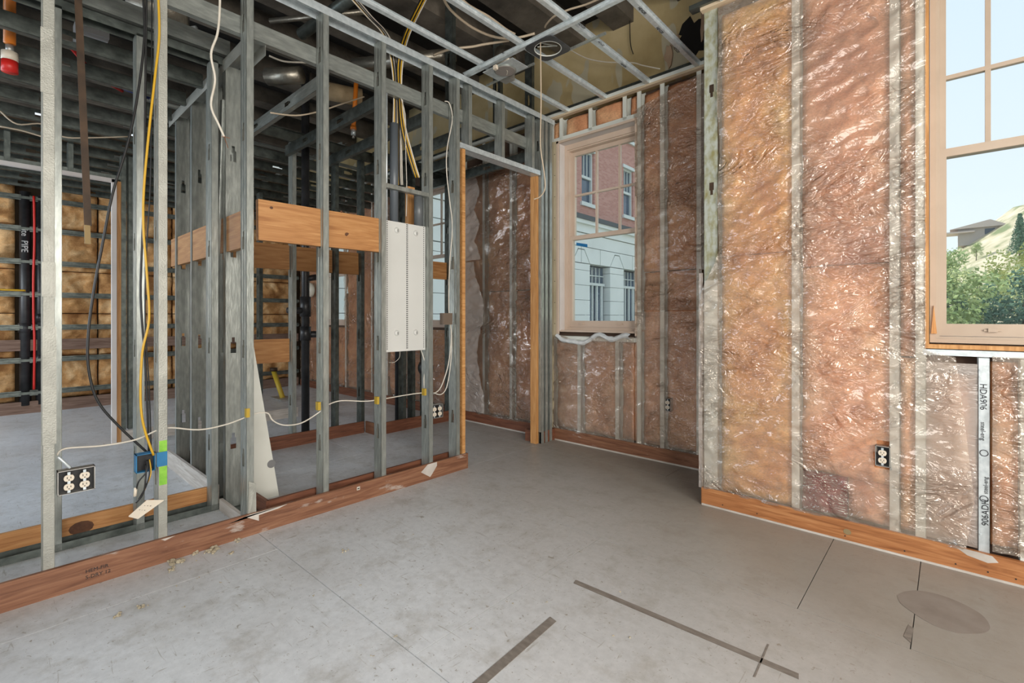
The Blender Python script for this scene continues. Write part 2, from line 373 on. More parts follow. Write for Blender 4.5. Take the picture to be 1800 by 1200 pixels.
# ------------------------------------------------------------------ left partition A (front face x = -2.89)
A = struct('wall_left')
XA = -2.89
for y0 in (-.24, .173, .582, .985, 1.427, 1.843, 2.251, 2.521):
    member('stud', 'stud', A, (XA, y0, .004), Y, -X, 3.12, galv_worn if y0 < .9 and y0 > 0 else galv)
member('stud', 'stud', A, (XA-.012, 1.108, .01), -Y, -X, 3.11, galv, .08, .05)
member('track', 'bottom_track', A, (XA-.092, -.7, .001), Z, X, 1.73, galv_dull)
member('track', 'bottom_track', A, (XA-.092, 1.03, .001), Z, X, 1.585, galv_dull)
member('track', 'top_track', A, (XA+.002, -.7, 3.157), -Z, -X, 4.5, galv_bright, .096, .05)
member('track', 'door_header', A, (XA-.092, 2.56, 2.565), Z, X, 1.02, galv_bright, .092, .045)
for y0 in (2.672, 3.066, 3.478): member('stud', 'cripple_stud', A, (XA-.02, y0, 2.58), Y, -X, .56, galv)
for y0 in (3.60, 3.66, 3.73): member('stud', 'stud', A, (XA-.005, y0, .002), Y, -X, 3.13, galv)
for y0, x_ in ((2.60, -3.03), (3.2, -3.06), (3.62, -3.03)): member('stud', 'tall_stud', A, (x_, y0, 2.93), Y, -X, .9, galv_dull)
board('jamb_board', (XA+.0, 2.617, 0), (XA+.0, 2.617, 2.57), .09, .032, -X, Y, wood_jamb, A)
box('jamb_post', (-3.0, 3.562, 0), (-2.93, 3.598, 2.57), wood_jamb, A)
# boards at the foot
bl = tag(board('baseboard_left', (XA+.019, -.7, .0), (XA+.019, 2.625, .0), .12, .019, Z, X, wood_red), kind='structure')
tag(board('baseboard_left_back', (XA-.112, 1.14, .0), (XA-.112, 2.62, .0), .12, .018, Z, X, wood_red2), kind='structure')
tag(board('trim_1', (XA+.02, 2.628, 0), (XA-.11, 2.628, 0), .12, .012, Z, Y, wood_red), kind='structure')
tag(box('trim_2', (-3.10, 3.60, 0), (-2.90, 3.83, .11), wood_red2), kind='structure')
# splice plates on the first stud
box('splice_plate', (XA+.001, .166, 2.18), (XA+.004, .206, 2.46), galv_worn, A)
box('splice_plate', (XA+.001, .170, 1.30), (XA+.004, .214, 1.45), galv_worn, A)
box('splice_plate', (XA+.001, .172, .66), (XA+.004, .216, 1.17), galv_worn, A)
b = MB(); b.prism([(XA+.002, .99, .06), (XA+.002, 1.035, .06), (XA+.012, 1.03, .28), (XA+.004, .995, .30)], Y.cross(Z), .002)
b.build('crumpled_foot_plate', galv_worn, A)
# wood blocking in A
board('blocking_board', (-2.925, 1.061, 1.655), (-2.925, 1.43, 1.66), .234, .038, Z, X, wood_orange, A)
board('blocking_board', (-2.925, 1.465, 1.66), (-2.925, 1.862, 1.668), .232, .038, Z, X, wood_orange, A)
member('track', 'cross_brace', A, (XA-.04, 1.875, 2.125), Z, -X, .40, galv, .05, .03) if False else None
box('cross_brace', (-2.935, 1.872, 2.115), (-2.895, 2.285, 2.145), galv, A)
knot_m = simple('wood_knot', [(.07,.025,.01),(.13,.05,.02)], 40, .6)
for px, py, s_ in ((548,410,.017),(610,412,.013),(662,437,.015),(477,365,.008),(600,372,.007)):
    q = P(px, py, 'x', -2.925)
    MB().prism([(-2.925, q.y+s_*1.2*math.cos(k*math.pi/6), q.z+s_*math.sin(k*math.pi/6)) for k in range(12)], X, .0006).build('knot', knot_m, A)
for px, py, s_ in ((48,927,.035),):
    q = P(px+95, py, 'x', -3.505)
    MB().prism([(-3.5048, q.y+s_*1.5*math.cos(k*math.pi/6), min(.12, max(.01, q.z+s_*math.sin(k*math.pi/6)))) for k in range(12)], X, .0006).build('knot', knot_m, A)
# ------------------------------------------------------------------ chase wall B
B = struct('wall_chase')
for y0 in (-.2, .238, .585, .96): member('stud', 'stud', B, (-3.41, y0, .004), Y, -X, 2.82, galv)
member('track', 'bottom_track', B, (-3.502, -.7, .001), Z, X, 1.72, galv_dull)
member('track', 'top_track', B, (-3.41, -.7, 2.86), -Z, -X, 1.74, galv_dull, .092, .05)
tag(board('baseboard_chase', (-3.505, -.7, 0), (-3.505, 1.01, 0), .128, .02, Z, X, wood_orange), kind='structure')
member('plain', 'ledger', B, (-3.40, -.7, 2.86), X, Z, 1.75, galv_dull, .09, .03) if False else None
# ------------------------------------------------------------------ cross wall C (y 1.03..1.122)
Cw = struct('wall_cross')
for x_ in (-3.385, -3.74, -4.11, -4.53): member('stud', 'stud', Cw, (x_, 1.122, .004), -X, -Y, 2.80, galv)
member('stud', 'leaning_stud', Cw, (-3.64, 1.11, .004), (-.995, 0, .09), -Y, 2.6, galv)
member('track', 'bottom_track', Cw, (-4.72, 1.122, .001), Z, -Y, 1.72, galv_dull)
member('track', 'top_track', Cw, (-4.72, 1.022, 2.84), -Z, Y, 1.72, galv_worn, .106, .078)
for a, b_ in ((-4.70,-4.54),(-4.50,-4.12),(-4.10,-3.75),(-3.73,-3.40),(-3.375,-3.02)):
    board('blocking_board', (a, 1.033, 1.625), (b_, 1.033, 1.625), .22, .038, Z, -Y, wood_orange, Cw)
tag(board('baseboard_cross', (-4.72, 1.01, 0), (-3.50, 1.01, 0), .13, .019, Z, -Y, wood_pale), kind='structure')
tag(board('trim_3', (-3.40, 1.0, 0), (-2.99, 1.0, 0), .07, .02, Z, -Y, wood_pale), kind='structure')
tag(board('trim_4', (-4.60, 1.15, 0), (-3.0, 1.15, 0), .12, .02, Z, Y, wood_red2), kind='structure')
# ------------------------------------------------------------------ inner walls D, E
Dw = struct('wall_inner')
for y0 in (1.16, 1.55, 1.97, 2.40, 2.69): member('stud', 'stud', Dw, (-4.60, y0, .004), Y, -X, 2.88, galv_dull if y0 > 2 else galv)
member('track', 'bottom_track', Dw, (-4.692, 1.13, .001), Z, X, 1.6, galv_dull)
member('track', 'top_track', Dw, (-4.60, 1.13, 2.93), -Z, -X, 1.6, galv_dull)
for a, b_ in ((1.20,1.55),(1.59,1.965),(2.01,2.395),(2.44,2.69)):
    board('blocking_board', (-4.655, a, 1.663), (-4.655, b_, 1.668), .23, .035, Z, X, wood_orange, Dw)
board('blocking_board', (-4.655, 1.60, .79), (-4.655, 1.965, .79), .22, .035, Z, X, wood_orange, Dw)
tag(board('baseboard_inner', (-4.56, 1.15, 0), (-4.56, 2.70, 0), .12, .019, Z, X, wood_red2), kind='structure')
Ew = struct('wall_inner_return')
for y0 in (2.75, 3.05, 3.17, 3.34, 3.70): member('stud', 'stud', Ew, (-4.36, y0, .004), Y, -X, 2.88, galv_dull)
member('track', 'bottom_track', Ew, (-4.452, 2.73, .001), Z, X, 1.1, galv_dull)
member('track', 'top_track', Ew, (-4.36, 2.73, 2.93), -Z, -X, 1.1, galv_dull)
board('blocking_board', (-4.415, 3.10, 1.66), (-4.415, 3.7, 1.66), .20, .035, Z, X, wood_orange, Ew)
tag(board('baseboard_return', (-4.34, 2.73, 0), (-4.34, 3.82, 0), .12, .019, Z, X, wood_red2), kind='structure')
tag(board('trim_5', (-4.56, 2.715, 0), (-4.34, 2.715, 0), .12, .015, Z, -Y, wood_red), kind='structure')
# ------------------------------------------------------------------ wall F with doorway (x = -5.9)
Fw = struct('wall_doorway')
for y0 in (.90, .955, 1.36, 1.76, 2.16): member('stud', 'stud', Fw, (-5.93, y0, .12 if y0 < 1.2 else .004), Y, -X, 2.66, galv_dull)
box('jamb_post', (-6.03, .862, 0), (-5.92, .898, 2.52), wood_jamb, Fw)
box('door_casing', (-5.94, .825, 0), (-5.90, .862, 2.53), pinkwhite, Fw)
box('door_casing', (-5.94, -.6, 2.50), (-5.90, .862, 2.535), pinkwhite, Fw)
member('track', 'door_header', Fw, (-6.03, -.6, 2.54), Z, X, 1.5, galv_dull)
for y0 in (-.1, .12, .52): member('stud', 'cripple_stud', Fw, (-5.93, y0, 2.55), Y, -X, .26, galv_dull)
tag(board('baseboard_doorway', (-5.91, .9, 0), (-5.91, 2.6, 0), .115, .019, Z, X, wood_pale), kind='structure')
# ------------------------------------------------------------------ insulation and film helpers
def batt(parent, a0, a1, z0, z1, pos, mat, ax='y', bulge=.03, rough=.012, seed=0, step=.03, name='insulation_batt'):
    na = max(3, int((a1-a0)/step)); nz = max(3, int((z1-z0)/step)); vs = []; fs = []
    for j in range(nz+1):
        for i in range(na+1):
            u = i/na; v = j/nz; a = a0+(a1-a0)*u; z = z0+(z1-z0)*v
            e = min(1, 5*min(u, 1-u))**.5*min(1, 14*min(v, 1-v))**.5
            q = Vector((a*5+seed*7.1, z*5, seed*3.3))
            d = bulge*e+rough*2*noise.fractal(q, 1, 2, 4)+rough*noise.fractal(q*4, 1, 2, 2)
            vs.append((a, pos-d, z) if ax == 'y' else (pos+d, a, z))
    n = len(vs)
    for j in range(nz):
        for i in range(na):
            k = j*(na+1)+i; f = (k, k+1, k+na+2, k+na+1); fs.append(f if ax == 'y' else f)
    back = .06
    c = [(a0, pos+back, z0), (a1, pos+back, z0), (a1, pos+back, z1), (a0, pos+back, z1)] if ax == 'y' else [(pos-back, a0, z0), (pos-back, a1, z0), (pos-back, a1, z1), (pos-back, a0, z1)]
    vs += c; q = [0, na, n-1, n-1-na]
    bot = list(range(0, na+1)); top = list(range(n-1-na, n)); lef = [j*(na+1) for j in range(nz+1)]; rig = [j*(na+1)+na for j in range(nz+1)]
    fs += [tuple(bot[::-1])+(n, n+1), tuple(top)+(n+2, n+3), tuple(lef)+(n+3, n), tuple(rig[::-1])+(n+1, n+2), (n+3, n+2, n+1, n)]
    return mesh(name, vs, fs, mat, parent, True)
def sheet(name, x0, x1, z0, z1, y, mat, amp=.012, seed=0, step=.022, left=None, right=None, top=None, bottom=None, holes=(), parent=None):
    """creased film hanging in front of a wall facing -y. edge functions give x limits per z and z limits per x"""
    na = max(3, int((x1-x0)/step)); nz = max(3, int((z1-z0)/step)); vs = []; fs = []
    for j in range(nz+1):
        v = j/nz; zz = z0+(z1-z0)*v
        xa = left(zz) if left else x0; xb = right(zz) if right else x1
        for i in range(na+1):
            u = i/na; x = xa+(xb-xa)*u
            zb = bottom(x) if bottom else z0; zt = top(x) if top else z1
            z = zb+(zt-zb)*v
            q = Vector((x*1.3+z*.5+seed*5, z*3.2-x*1.1, seed*2.7))
            a = noise.fractal(q*1.3, 1, 2, 3)
            r = 1-abs(noise.fractal(q*2.6+Vector((3,1,0)), .9, 2.1, 3))*3.2
            r2 = 1-abs(noise.noise(Vector((x*9+z*6+seed, z*11-x*4, seed))))*3
            d = amp*(1.1*a+.75*max(0, r)+.35*max(0, r2))
            vs.append((x, y-d, z))
    for j in range(nz):
        for i in range(na):
            k = j*(na+1)+i
            cx = sum(vs[q][0] for q in (k, k+na+2))/2; cz = sum(vs[q][2] for q in (k, k+na+2))/2
            if any(h[0] < cx < h[1] and h[2] < cz < h[3] for h in holes): continue
            fs.append((k, k+1, k+na+2, k+na+1))
    return mesh(name, vs, fs, mat, parent, True)
# ------------------------------------------------------------------ far wall G (x = -8.65)
G = struct('wall_far_left')
box('sheathing', (-8.95, -2.6, 0), (-8.80, 4.0, 3.85), simple('dark_sheathing', [(.05,.035,.02),(.09,.06,.035)], 3, .95), G)
yy = [-.5, -.12, .27]; sg = 0
for a, b_ in ((-.55,-.14),(-.11,.27),(.55,.66),(.68,1.06),(1.08,1.48),(1.50,1.92),(1.94,2.34),(2.36,2.80),(2.82,3.2),(3.22,3.8)):
    for k in range(5):
        sg += 1; z0 = .15+k*.56
        batt(G, a, b_, z0, z0+.55, -8.72, ins_tan, 'x', .03, .022, sg, .03)
for a in (.28, .40, .50): pass
for zc in (2.72, 2.33, 1.915, 1.505, 1.085, .67, .255):
    member('hat', 'furring_channel', G, (-8.62, -.7, zc), -X, -Z if False else Z, 4.5, galv) if False else None
    o = member('hat', 'furring_channel', G, (-8.60, -.7, zc), -X, Z, 4.5, galv_dull)
board('backing_board', (-8.63, -.7, .79), (-8.63, 3.8, .79), .14, .04, Z, X, wood_brown, G)
tag(board('baseboard_far_left', (-8.62, -.7, 0), (-8.62, 3.8, 0), .15, .03, Z, X, wood_brown), kind='structure')
def pipe(name, pts, r, mat, label, cat, n=12, group=None, parent=None):
    o = MB().tube(pts, r, n).build(name, mat, parent, True)
    if label: tag(o, label, cat, group)
    return o
def text(name, s, size, loc, ex, ey, mat, parent=None):
    cu = bpy.data.curves.new(name, 'FONT'); cu.body = s; cu.size = size; cu.extrude = .0006; cu.materials.append(mat); cu.resolution_u = 3
    t_ = bpy.data.objects.new(name, cu); C.objects.link(t_); bpy.context.view_layer.update()
    me = bpy.data.meshes.new_from_object(t_); bpy.data.objects.remove(t_); bpy.data.curves.remove(cu)
    o = bpy.data.objects.new(name, me); C.objects.link(o); o.parent = parent
    ex, ey = Vector(ex), Vector(ey); m = Matrix((ex, ey, ex.cross(ey))).transposed().to_4x4()
    if parent is not None and parent.type == 'MESH':
        m.translation = Vector(loc); o.matrix_parent_inverse = parent.matrix_basis.inverted(); o.matrix_basis = m
    else:
        m.translation = Vector(loc)-(parent.location if parent else Vector()); o.matrix_local = m
    return o
wht_ink = simple('white_print', [(.6,.6,.58)], 3, .6)
dp = tag(empty('drain_pipe', (-8.68, .36, 0)), 'black plastic waste pipe lettered PIPE against tan insulation seen through the doorway', 'pipe')
MB().tube([(-8.66,.36,.1),(-8.66,.36,2.8)], .055, 14).build('pipe_body', castiron, dp, True)
MB().tube([(-8.66,.36,1.02),(-8.66,.36,1.14)], .066, 14).build('pipe_coupling', castiron, dp, True)
text('pipe_lettering', 'ite', .085, (-8.603, .325, 2.32), -Z, Y, wht_ink, dp); text('pipe_lettering', 'PIPE', .085, (-8.603, .325, 2.18), -Z, Y, wht_ink, dp)
dp2 = tag(empty('vent_pipe', (-8.68, .51, 0)), 'black waste pipe nearer the doorway jamb, beside the red tube and tan insulation', 'pipe')
MB().tube([(-8.66,.505,.1),(-8.66,.505,2.77)], .05, 14).build('pipe_body', castiron, dp2, True)
for z in (1.15, .62): MB().tube([(-8.66,.505,z),(-8.66,.505,z+.11)], .061, 14).build('pipe_coupling', castiron, dp2, True)
MB().tube([(-8.66,.505,.66),(-8.62,.56,.68),(-8.58,.60,.68)], .045, 12).build('pipe_branch', white_steel, dp2, True)
pipe('water_tube', cr_path([(-8.585,.435,.3),(-8.58,.44,.9),(-8.585,.432,1.2),(-8.58,.43,1.7),(-8.585,.44,2.2),(-8.585,.435,2.75)]), .012, red_pl, 'thin red water tube running up between two black waste pipes', 'pipe')
ob = tag(empty('junction_box', (-8.6, .08, 1.98)), 'small grey junction box on the tan insulated wall seen through the doorway', 'electrical box')
box('box_body', (-8.62, .03, 1.92), (-8.57, .13, 2.02), greybox, ob); MB().tube([(-8.57,.08,1.97),(-8.55,.08,1.97)], .028, 12).build('knockout', black, ob)
pipe('yellow_cable', cr_path([(-8.58,.0,1.56),(-8.57,.2,1.55),(-8.58,.36,1.55)]), .012, yellow_cb, 'short yellow cable lying on a furring channel of the far insulated wall', 'cable')
# ------------------------------------------------------------------ ceiling: deck, beams, joists, channels
CE = struct('ceiling')
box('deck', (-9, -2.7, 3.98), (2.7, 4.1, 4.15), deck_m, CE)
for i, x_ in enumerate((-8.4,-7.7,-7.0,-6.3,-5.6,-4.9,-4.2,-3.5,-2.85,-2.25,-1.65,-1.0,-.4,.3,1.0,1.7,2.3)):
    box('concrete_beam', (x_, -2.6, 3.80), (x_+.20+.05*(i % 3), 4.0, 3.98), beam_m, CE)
# framed soffit left of the cross wall: joists along Y
x_ = -3.80
while x_ > -8.6:
    member('stud', 'ceiling_joist', CE, (x_, -.7, 2.79), -X, Z, 1.718 if x_ > -4.75 else 4.5, galv_dull, .092, .035)
    x_ -= .405
member('plain', 'ledger_track', CE, (-2.985, -.7, 2.822), -X, Z, 4.5, galv, .105, .035)
member('plain', 'soffit_track', CE, (-3.395, -.7, 2.87), -X, Z, 1.76, galv, .10, .06)
for y0 in (1.50, 1.91, 2.32, 2.73, 3.14, 3.55):
    member('stud', 'ceiling_joist', CE, (-4.62, y0, 2.73), Y, Z, 1.60, galv_dull if y0 > 1.6 else galv, .092, .035)
member('plain', 'ledger_track', CE, (-4.59, 1.13, 2.86), X, Z, 2.7, galv_dull, .10, .035) if False else member('plain', 'ledger_track', CE, (-4.59, 3.83, 2.86), X, Z, 2.7, galv_dull, .10, .035)
# furring grid over the far room
x_ = -5.0
while x_ > -8.6:
    member('hat', 'furring_channel', CE, (x_, .9, 3.03), Z, X, 2.9, galv); x_ -= .41
for y0 in (1.6, 2.6, 3.4): member('hat', 'furring_channel', CE, (-8.6, y0, 3.06), Z, -Y, 3.8, galv)
# grid over the near room
def hatY(x, y0, y1, z, mat=galv_bright): return member('hat', 'furring_channel', CE, (x, y0, z), Z, X, y1-y0, mat)
hatY(-2.735, -1.2, 3.83, 3.195); hatY(-2.32, -1.2, 3.83, 3.195); hatY(-1.90, -1.2, 3.83, 3.195); hatY(-1.478, .6, 3.83, 3.195)
hatY(-1.05, .6, 3.15, 3.195)
member('hat', 'cross_channel', CE, (-2.93, 2.655, 3.172), Z, -Y, 3.2, galv_bright)
member('hat', 'cross_channel', CE, (-2.93, 1.2, 3.172), Z, -Y, .2, galv_bright) if False else None
# small stamps on the channels
for px, py in ((1118,15),(1150,50),(1180,85)):
    p = P(px, py, 'z', 3.194); text('channel_stamp', 'HDG20', .028, (p.x-.0+.01, p.y, 3.1935), Y, X, ink, CE)
for px, py in ((1050,73),(1015,42),(1090,112),(880,92)):
    p = P(px, py, 'z', 3.194); text('channel_stamp', 'HDG20', .024, (p.x, p.y, 3.1935), Y, X, ink, CE)
# angle along the window walls
AG = box('wall_angle', (-9, 3.80, 3.195), (-1.18, 3.835, 3.225), galv_pale, CE); box('wall_angle', (-9, 3.80, 3.225), (-1.18, 3.803, 3.25), galv_dull, CE)
box('drywall_edge', (-3.03, 3.795, 3.175), (-1.18, 3.84, 3.193), simple('bare_gypsum_edge', [(.6,.48,.33)], 5, .9), CE)
box('drywall_edge', (-1.195, 3.12, 3.19), (2.6, 3.165, 3.21), simple('bare_gypsum_edge2', [(.6,.48,.33)], 5, .9), CE)
box('wall_angle', (-1.26, 3.10, 3.21), (2.6, 3.16, 3.24), galv_dull, CE)
# ------------------------------------------------------------------ back window wall H (y = 3.84)
Hw = struct('wall_back')
YB = 3.84
sh_m = simple('wall_sheathing', [(.09,.055,.04),(.13,.085,.06)], 3, .95)
def solid(x0, x1, z0, z1, y0, y1, mat, par, name='sheathing'): box(name, (x0, y0, z0), (x1, y1, z1), mat, par)
wins = [(-7.95,-7.10,1.09,2.6),(-5.45,-4.60,1.09,2.93),(-2.86,-2.03,1.09,2.93)]
cur = -9.0
for x0, x1, z0, z1 in wins:
    solid(cur, x0, 0, 3.2, YB+.10, YB+.26, sh_m, Hw)
    solid(x0, x1, 0, z0, YB+.10, YB+.26, sh_m, Hw); solid(x0, x1, z1, 3.2, YB+.10, YB+.26, sh_m, Hw)
    cur = x1
solid(cur, -1.0, 0, 3.2, YB+.10, YB+.26, sh_m, Hw)
solid(-9.0, -1.0, 3.2, 3.98, YB-.005, YB+.26, upper_dw, Hw, 'upper_drywall')
# flat dark patches painting the shade of torn holes in the upper drywall
def ragged(cx, cz, rx, rz, n, seed, y):
    r = random.Random(seed); return [(cx+rx*(1+r.uniform(-.35,.35))*math.cos(2*math.pi*k/n), y, cz+rz*(1+r.uniform(-.35,.35))*math.sin(2*math.pi*k/n)) for k in range(n)]
cavity_shade_m = simple('painted_cavity_shade', [(.008,.007,.006)], 4, 1)
MB().prism(ragged(-1.50, 3.46, .14, .15, 22, 4, YB-.008), Y, .002).build('torn_hole_patch', cavity_shade_m, Hw)
MB().prism(ragged(-1.38, 3.84, .13, .10, 20, 5, YB-.008), Y, .002).build('torn_hole_patch', deck_m, Hw)
for i, (cx, cz, rx, rz) in enumerate(((-1.72,3.38,.035,.09),(-1.66,3.47,.03,.05),(-1.44,3.52,.018,.12))):
    MB().prism(ragged(cx, cz, rx, rz, 12, 9+i, YB-.03), (0, 1, .3), .018).build('torn_paper_flap', simple('torn_gypsum_paper', [(.30,.20,.13),(.42,.30,.2)], 9, .9), Hw)
# studs
def sH(x, z0, z1, mat=galv_pale): member('stud', 'stud', Hw, (x, YB, z0), X, Y, z1-z0, mat)
for x_ in (-2.97, -2.02, -1.808, -1.50): sH(x_, .004, 3.19)
for x_ in (-2.645, -2.235): sH(x_, .004, 1.0)
for x_ in (-2.86, -2.52, -2.16): sH(x_, 2.97, 3.19)
for x_ in (-3.53, -3.95, -4.35, -4.58, -5.50, -5.9, -6.3, -6.7, -7.05, -8.0, -8.4): sH(x_, .004, 3.19)
member('track', 'sill_track', Hw, (-2.93, YB, 1.03), -Z, Y, .92, galv_pale)
member('track', 'head_track', Hw, (-2.93, YB+.092, 2.955), Z, -Y, .92, galv_pale)
# batts in the recess
sg = 50
def bt(x0, x1, z0, z1, mat, par=Hw, y=YB+.055, bulge=.03):
    global sg
    sg += 1; batt(par, x0, x1, z0, z1, y, mat, 'y', bulge, .01, sg)
bt(-2.925,-2.65,.12,1.0,ins_rust); bt(-2.60,-2.24,.12,1.0,ins_rust); bt(-2.19,-2.03,.12,1.0,ins_rust)
for x0, x1, m in ((-1.98,-1.815,ins_rust),(-1.765,-1.505,ins_rust),(-1.46,-1.1,ins_rust)):
    bt(x0, x1, .12, 1.6, m); bt(x0, x1, 1.61, 3.16, m)
bt(-2.975,-2.865,2.98,3.17,ins_rust); bt(-2.815,-2.53,2.98,3.17,ins_rust,bulge=.05); bt(-2.475,-2.17,2.98,3.17,ins_rust,bulge=.05); bt(-2.11,-2.03,2.98,3.17,ins_rust)
for x0, x1 in ((-3.48,-2.99),(-3.90,-3.54),(-4.30,-3.96)):
    bt(x0, x1, .12, 1.5, ins_rust); bt(x0, x1, 1.51, 2.96, ins_rust)
for x0, x1 in ((-5.88,-5.51),(-6.28,-5.92),(-6.68,-6.32),(-7.04,-6.72),(-8.38,-8.02)): bt(x0, x1, .12, 2.96, ins_rust)
bt(-5.45,-4.6,.12,1.05,ins_rust); bt(-7.95,-7.1,.12,1.05,ins_rust)
tag(board('baseboard_back', (-2.96, YB-.02, 0), (-1.2, YB-.02, 0), .115, .019, Z, -Y, wood_red), kind='structure')
tag(board('baseboard_back_left', (-8.6, YB-.02, 0), (-3.03, YB-.02, 0), .115, .019, Z, -Y, wood_red2), kind='structure')
for x0, x1 in ((-2.95,-1.2),): tag(box('trim_6', (x0, YB-.026, 0), (x1, YB-.020, .012), white_wood), kind='structure')
tag(box('trim_9', (-4.3, YB-.026, 0), (-3.1, YB-.020, .012), white_wood), kind='structure')
# ------------------------------------------------------------------ projecting wall I (y = 3.16)
Iw = struct('wall_right')
YI = 3.16
W1 = (-.08, .95, 1.08, 2.95)
solid(-1.0, W1[0], 0, 3.98, YI+.10, YI+.24, sh_m, Iw); solid(W1[0], W1[1], 0, W1[2], YI+.10, YI+.24, sh_m, Iw)
solid(W1[0], W1[1], W1[3], 3.98, YI+.10, YI+.24, sh_m, Iw); solid(W1[1], 2.7, 0, 3.98, YI+.10, YI+.24, sh_m, Iw)
solid(-1.18, -1.0, 0, 3.98, YI+.10, YB+.26, sh_m, Iw)
def sI(x, z0, z1, mat=galv_pale, fl_=.04): member('stud', 'stud', Iw, (x, YI, z0), X, Y, z1-z0, mat, .092, fl_)
sI(-1.185, 1.45, 3.19, galv_stain, .088); sI(-1.185, .004, 1.45, galv_pale, .088)
for x_ in (-.68, -.232, -.129, 1.0, 1.4, 1.8, 2.2): sI(x_, .004, 3.19)
for zk in (2.66, 2.03):
    box('knockout', (-1.150, YI-.0014, zk), (-1.122, YI-.0004, zk+.05), rust, Iw); box('knockout', (-1.144, YI-.0014, zk-.03), (-1.128, YI-.0004, zk), rust, Iw)
sI(.098, .10, 1.02, galv_bright); sI(.235, .10, 1.02, galv_pale); sI(.62, .1, 1.02)
member('track', 'sill_track', Iw, (-.10, YI-.002, 1.055), -Z, Y, 1.1, galv_bright, .094, .03)
for z in (.19, .55, .80, .93, .965): MB().tube([(.107, YI-.004, z), (.107, YI+.001, z)], .004, 8).build('screw', galv_bright, Iw)
text('stud_lettering', 'HDA906', .034, (.1045, YI-.0015, .90), -Z, X, ink, Iw)
text('stud_lettering', 'steel-eng', .024, (.107, YI-.0015, .72), -Z, X, ink, Iw)
text('stud_lettering', '906ADH', .034, (.133, YI-.0015, .235), Z, -X, ink, Iw)
text('stud_lettering', 'steel-eng', .022, (.130, YI-.0015, .385), Z, -X, ink, Iw)
for z in (.575, .36):
    ring = [(.118+.014*math.cos(t*math.pi/8), YI-.002, z+.014*math.sin(t*math.pi/8)) for t in range(17)]
    MB().tube(ring, .0016, 5, False).build('stud_logo_ring', ink, Iw)
bt(-1.09,-.685,.10,1.6,ins_gold,Iw,YI+.055,.035); bt(-1.09,-.685,1.605,3.16,ins_gold,Iw,YI+.055,.035)
bt(-.635,-.235,.33,1.5,ins_peach,Iw,YI+.055,.035); bt(-.635,-.235,1.505,3.16,ins_pink,Iw,YI+.055,.035)
bt(-.635,-.42,.11,.325,ins_maroon,Iw,YI+.045,.035); bt(-.415,-.235,.11,.325,ins_pink,Iw,YI+.055,.02)
bt(-.19,-.132,.11,1.0,ins_peach,Iw,YI+.055,.02); bt(-.19,-.132,1.01,3.16,ins_pink,Iw,YI+.055,.02)
bt(-.085,.092,.12,.93,ins_peach,Iw,YI+.075,.02); bt(.142,.232,.14,1.0,ins_peach,Iw,YI+.055,.02); bt(.28,.61,.12,1.0,ins_peach,Iw,YI+.055,.03)
bi = tag(board('baseboard_right', (-1.19, YI-.022, 0), (2.55, YI-.022, 0), .112, .02, Z, -Y, wood_amber), kind='structure')
tag(box('trim_7', (-1.19, YI-.027, 0), (2.5, YI-.022, .010), white_wood), kind='structure')
tag(box('trim_8', (-1.195, YI-.02, 0), (-1.188, YB, .112), wood_amber), kind='structure')
for x_ in (-1.06, -.86, -.42, -.17, .02, .13, .22):
    MB().tube([(x_, YI-.0235, .03), (x_, YI-.021, .03)], .0035, 8).build('nail_head', ink, bi)
MB().prism([(-.0+ .02+.0, YI-.0235, .112), (.09, YI-.0235, .112), (.145, YI-.0235, .108), (.165, YI-.0235, .085), (.13, YI-.0235, .072), (.06, YI-.0235, .085)], Y, .002).build('paint_smear', white_wood, bi)
MB().prism([(-.41+.018*math.cos(k), YI-.0238, .055+.015*math.sin(k)) for k in [i*math.pi/6 for i in range(12)]], Y, .0015).build('round_sticker', simple('faded_round_sticker', [(.27,.20,.10)], 30, .8), bi)
# ------------------------------------------------------------------ unseen sides of the room
Rw = struct('wall_front'); wm = simple('plain_drywall', [(.5,.46,.41),(.56,.52,.47)], 2, .9)
for a, b_, z0, z1 in ((-9,2.7,0,1.05),(-9,2.7,2.85,3.98),(-9,-8.3,1.05,2.85),(-6.5,-5.7,1.05,2.85),(-3.5,-1.4,1.05,2.85),(1.0,2.7,1.05,2.85)):
    box('wall_panel', (a, -2.75, z0), (b_, -2.6, z1), wm, Rw)
R2 = struct('wall_side')
for a, b_, z0, z1 in ((-2.6,3.3,0,1.05),(-2.6,3.3,2.85,3.98),(-2.6,-1.75,1.05,2.85),(-.25,.25,1.05,2.85),(1.75,3.3,1.05,2.85)):
    box('wall_panel', (2.6, a, z0), (2.75, b_, z1), wm, R2)
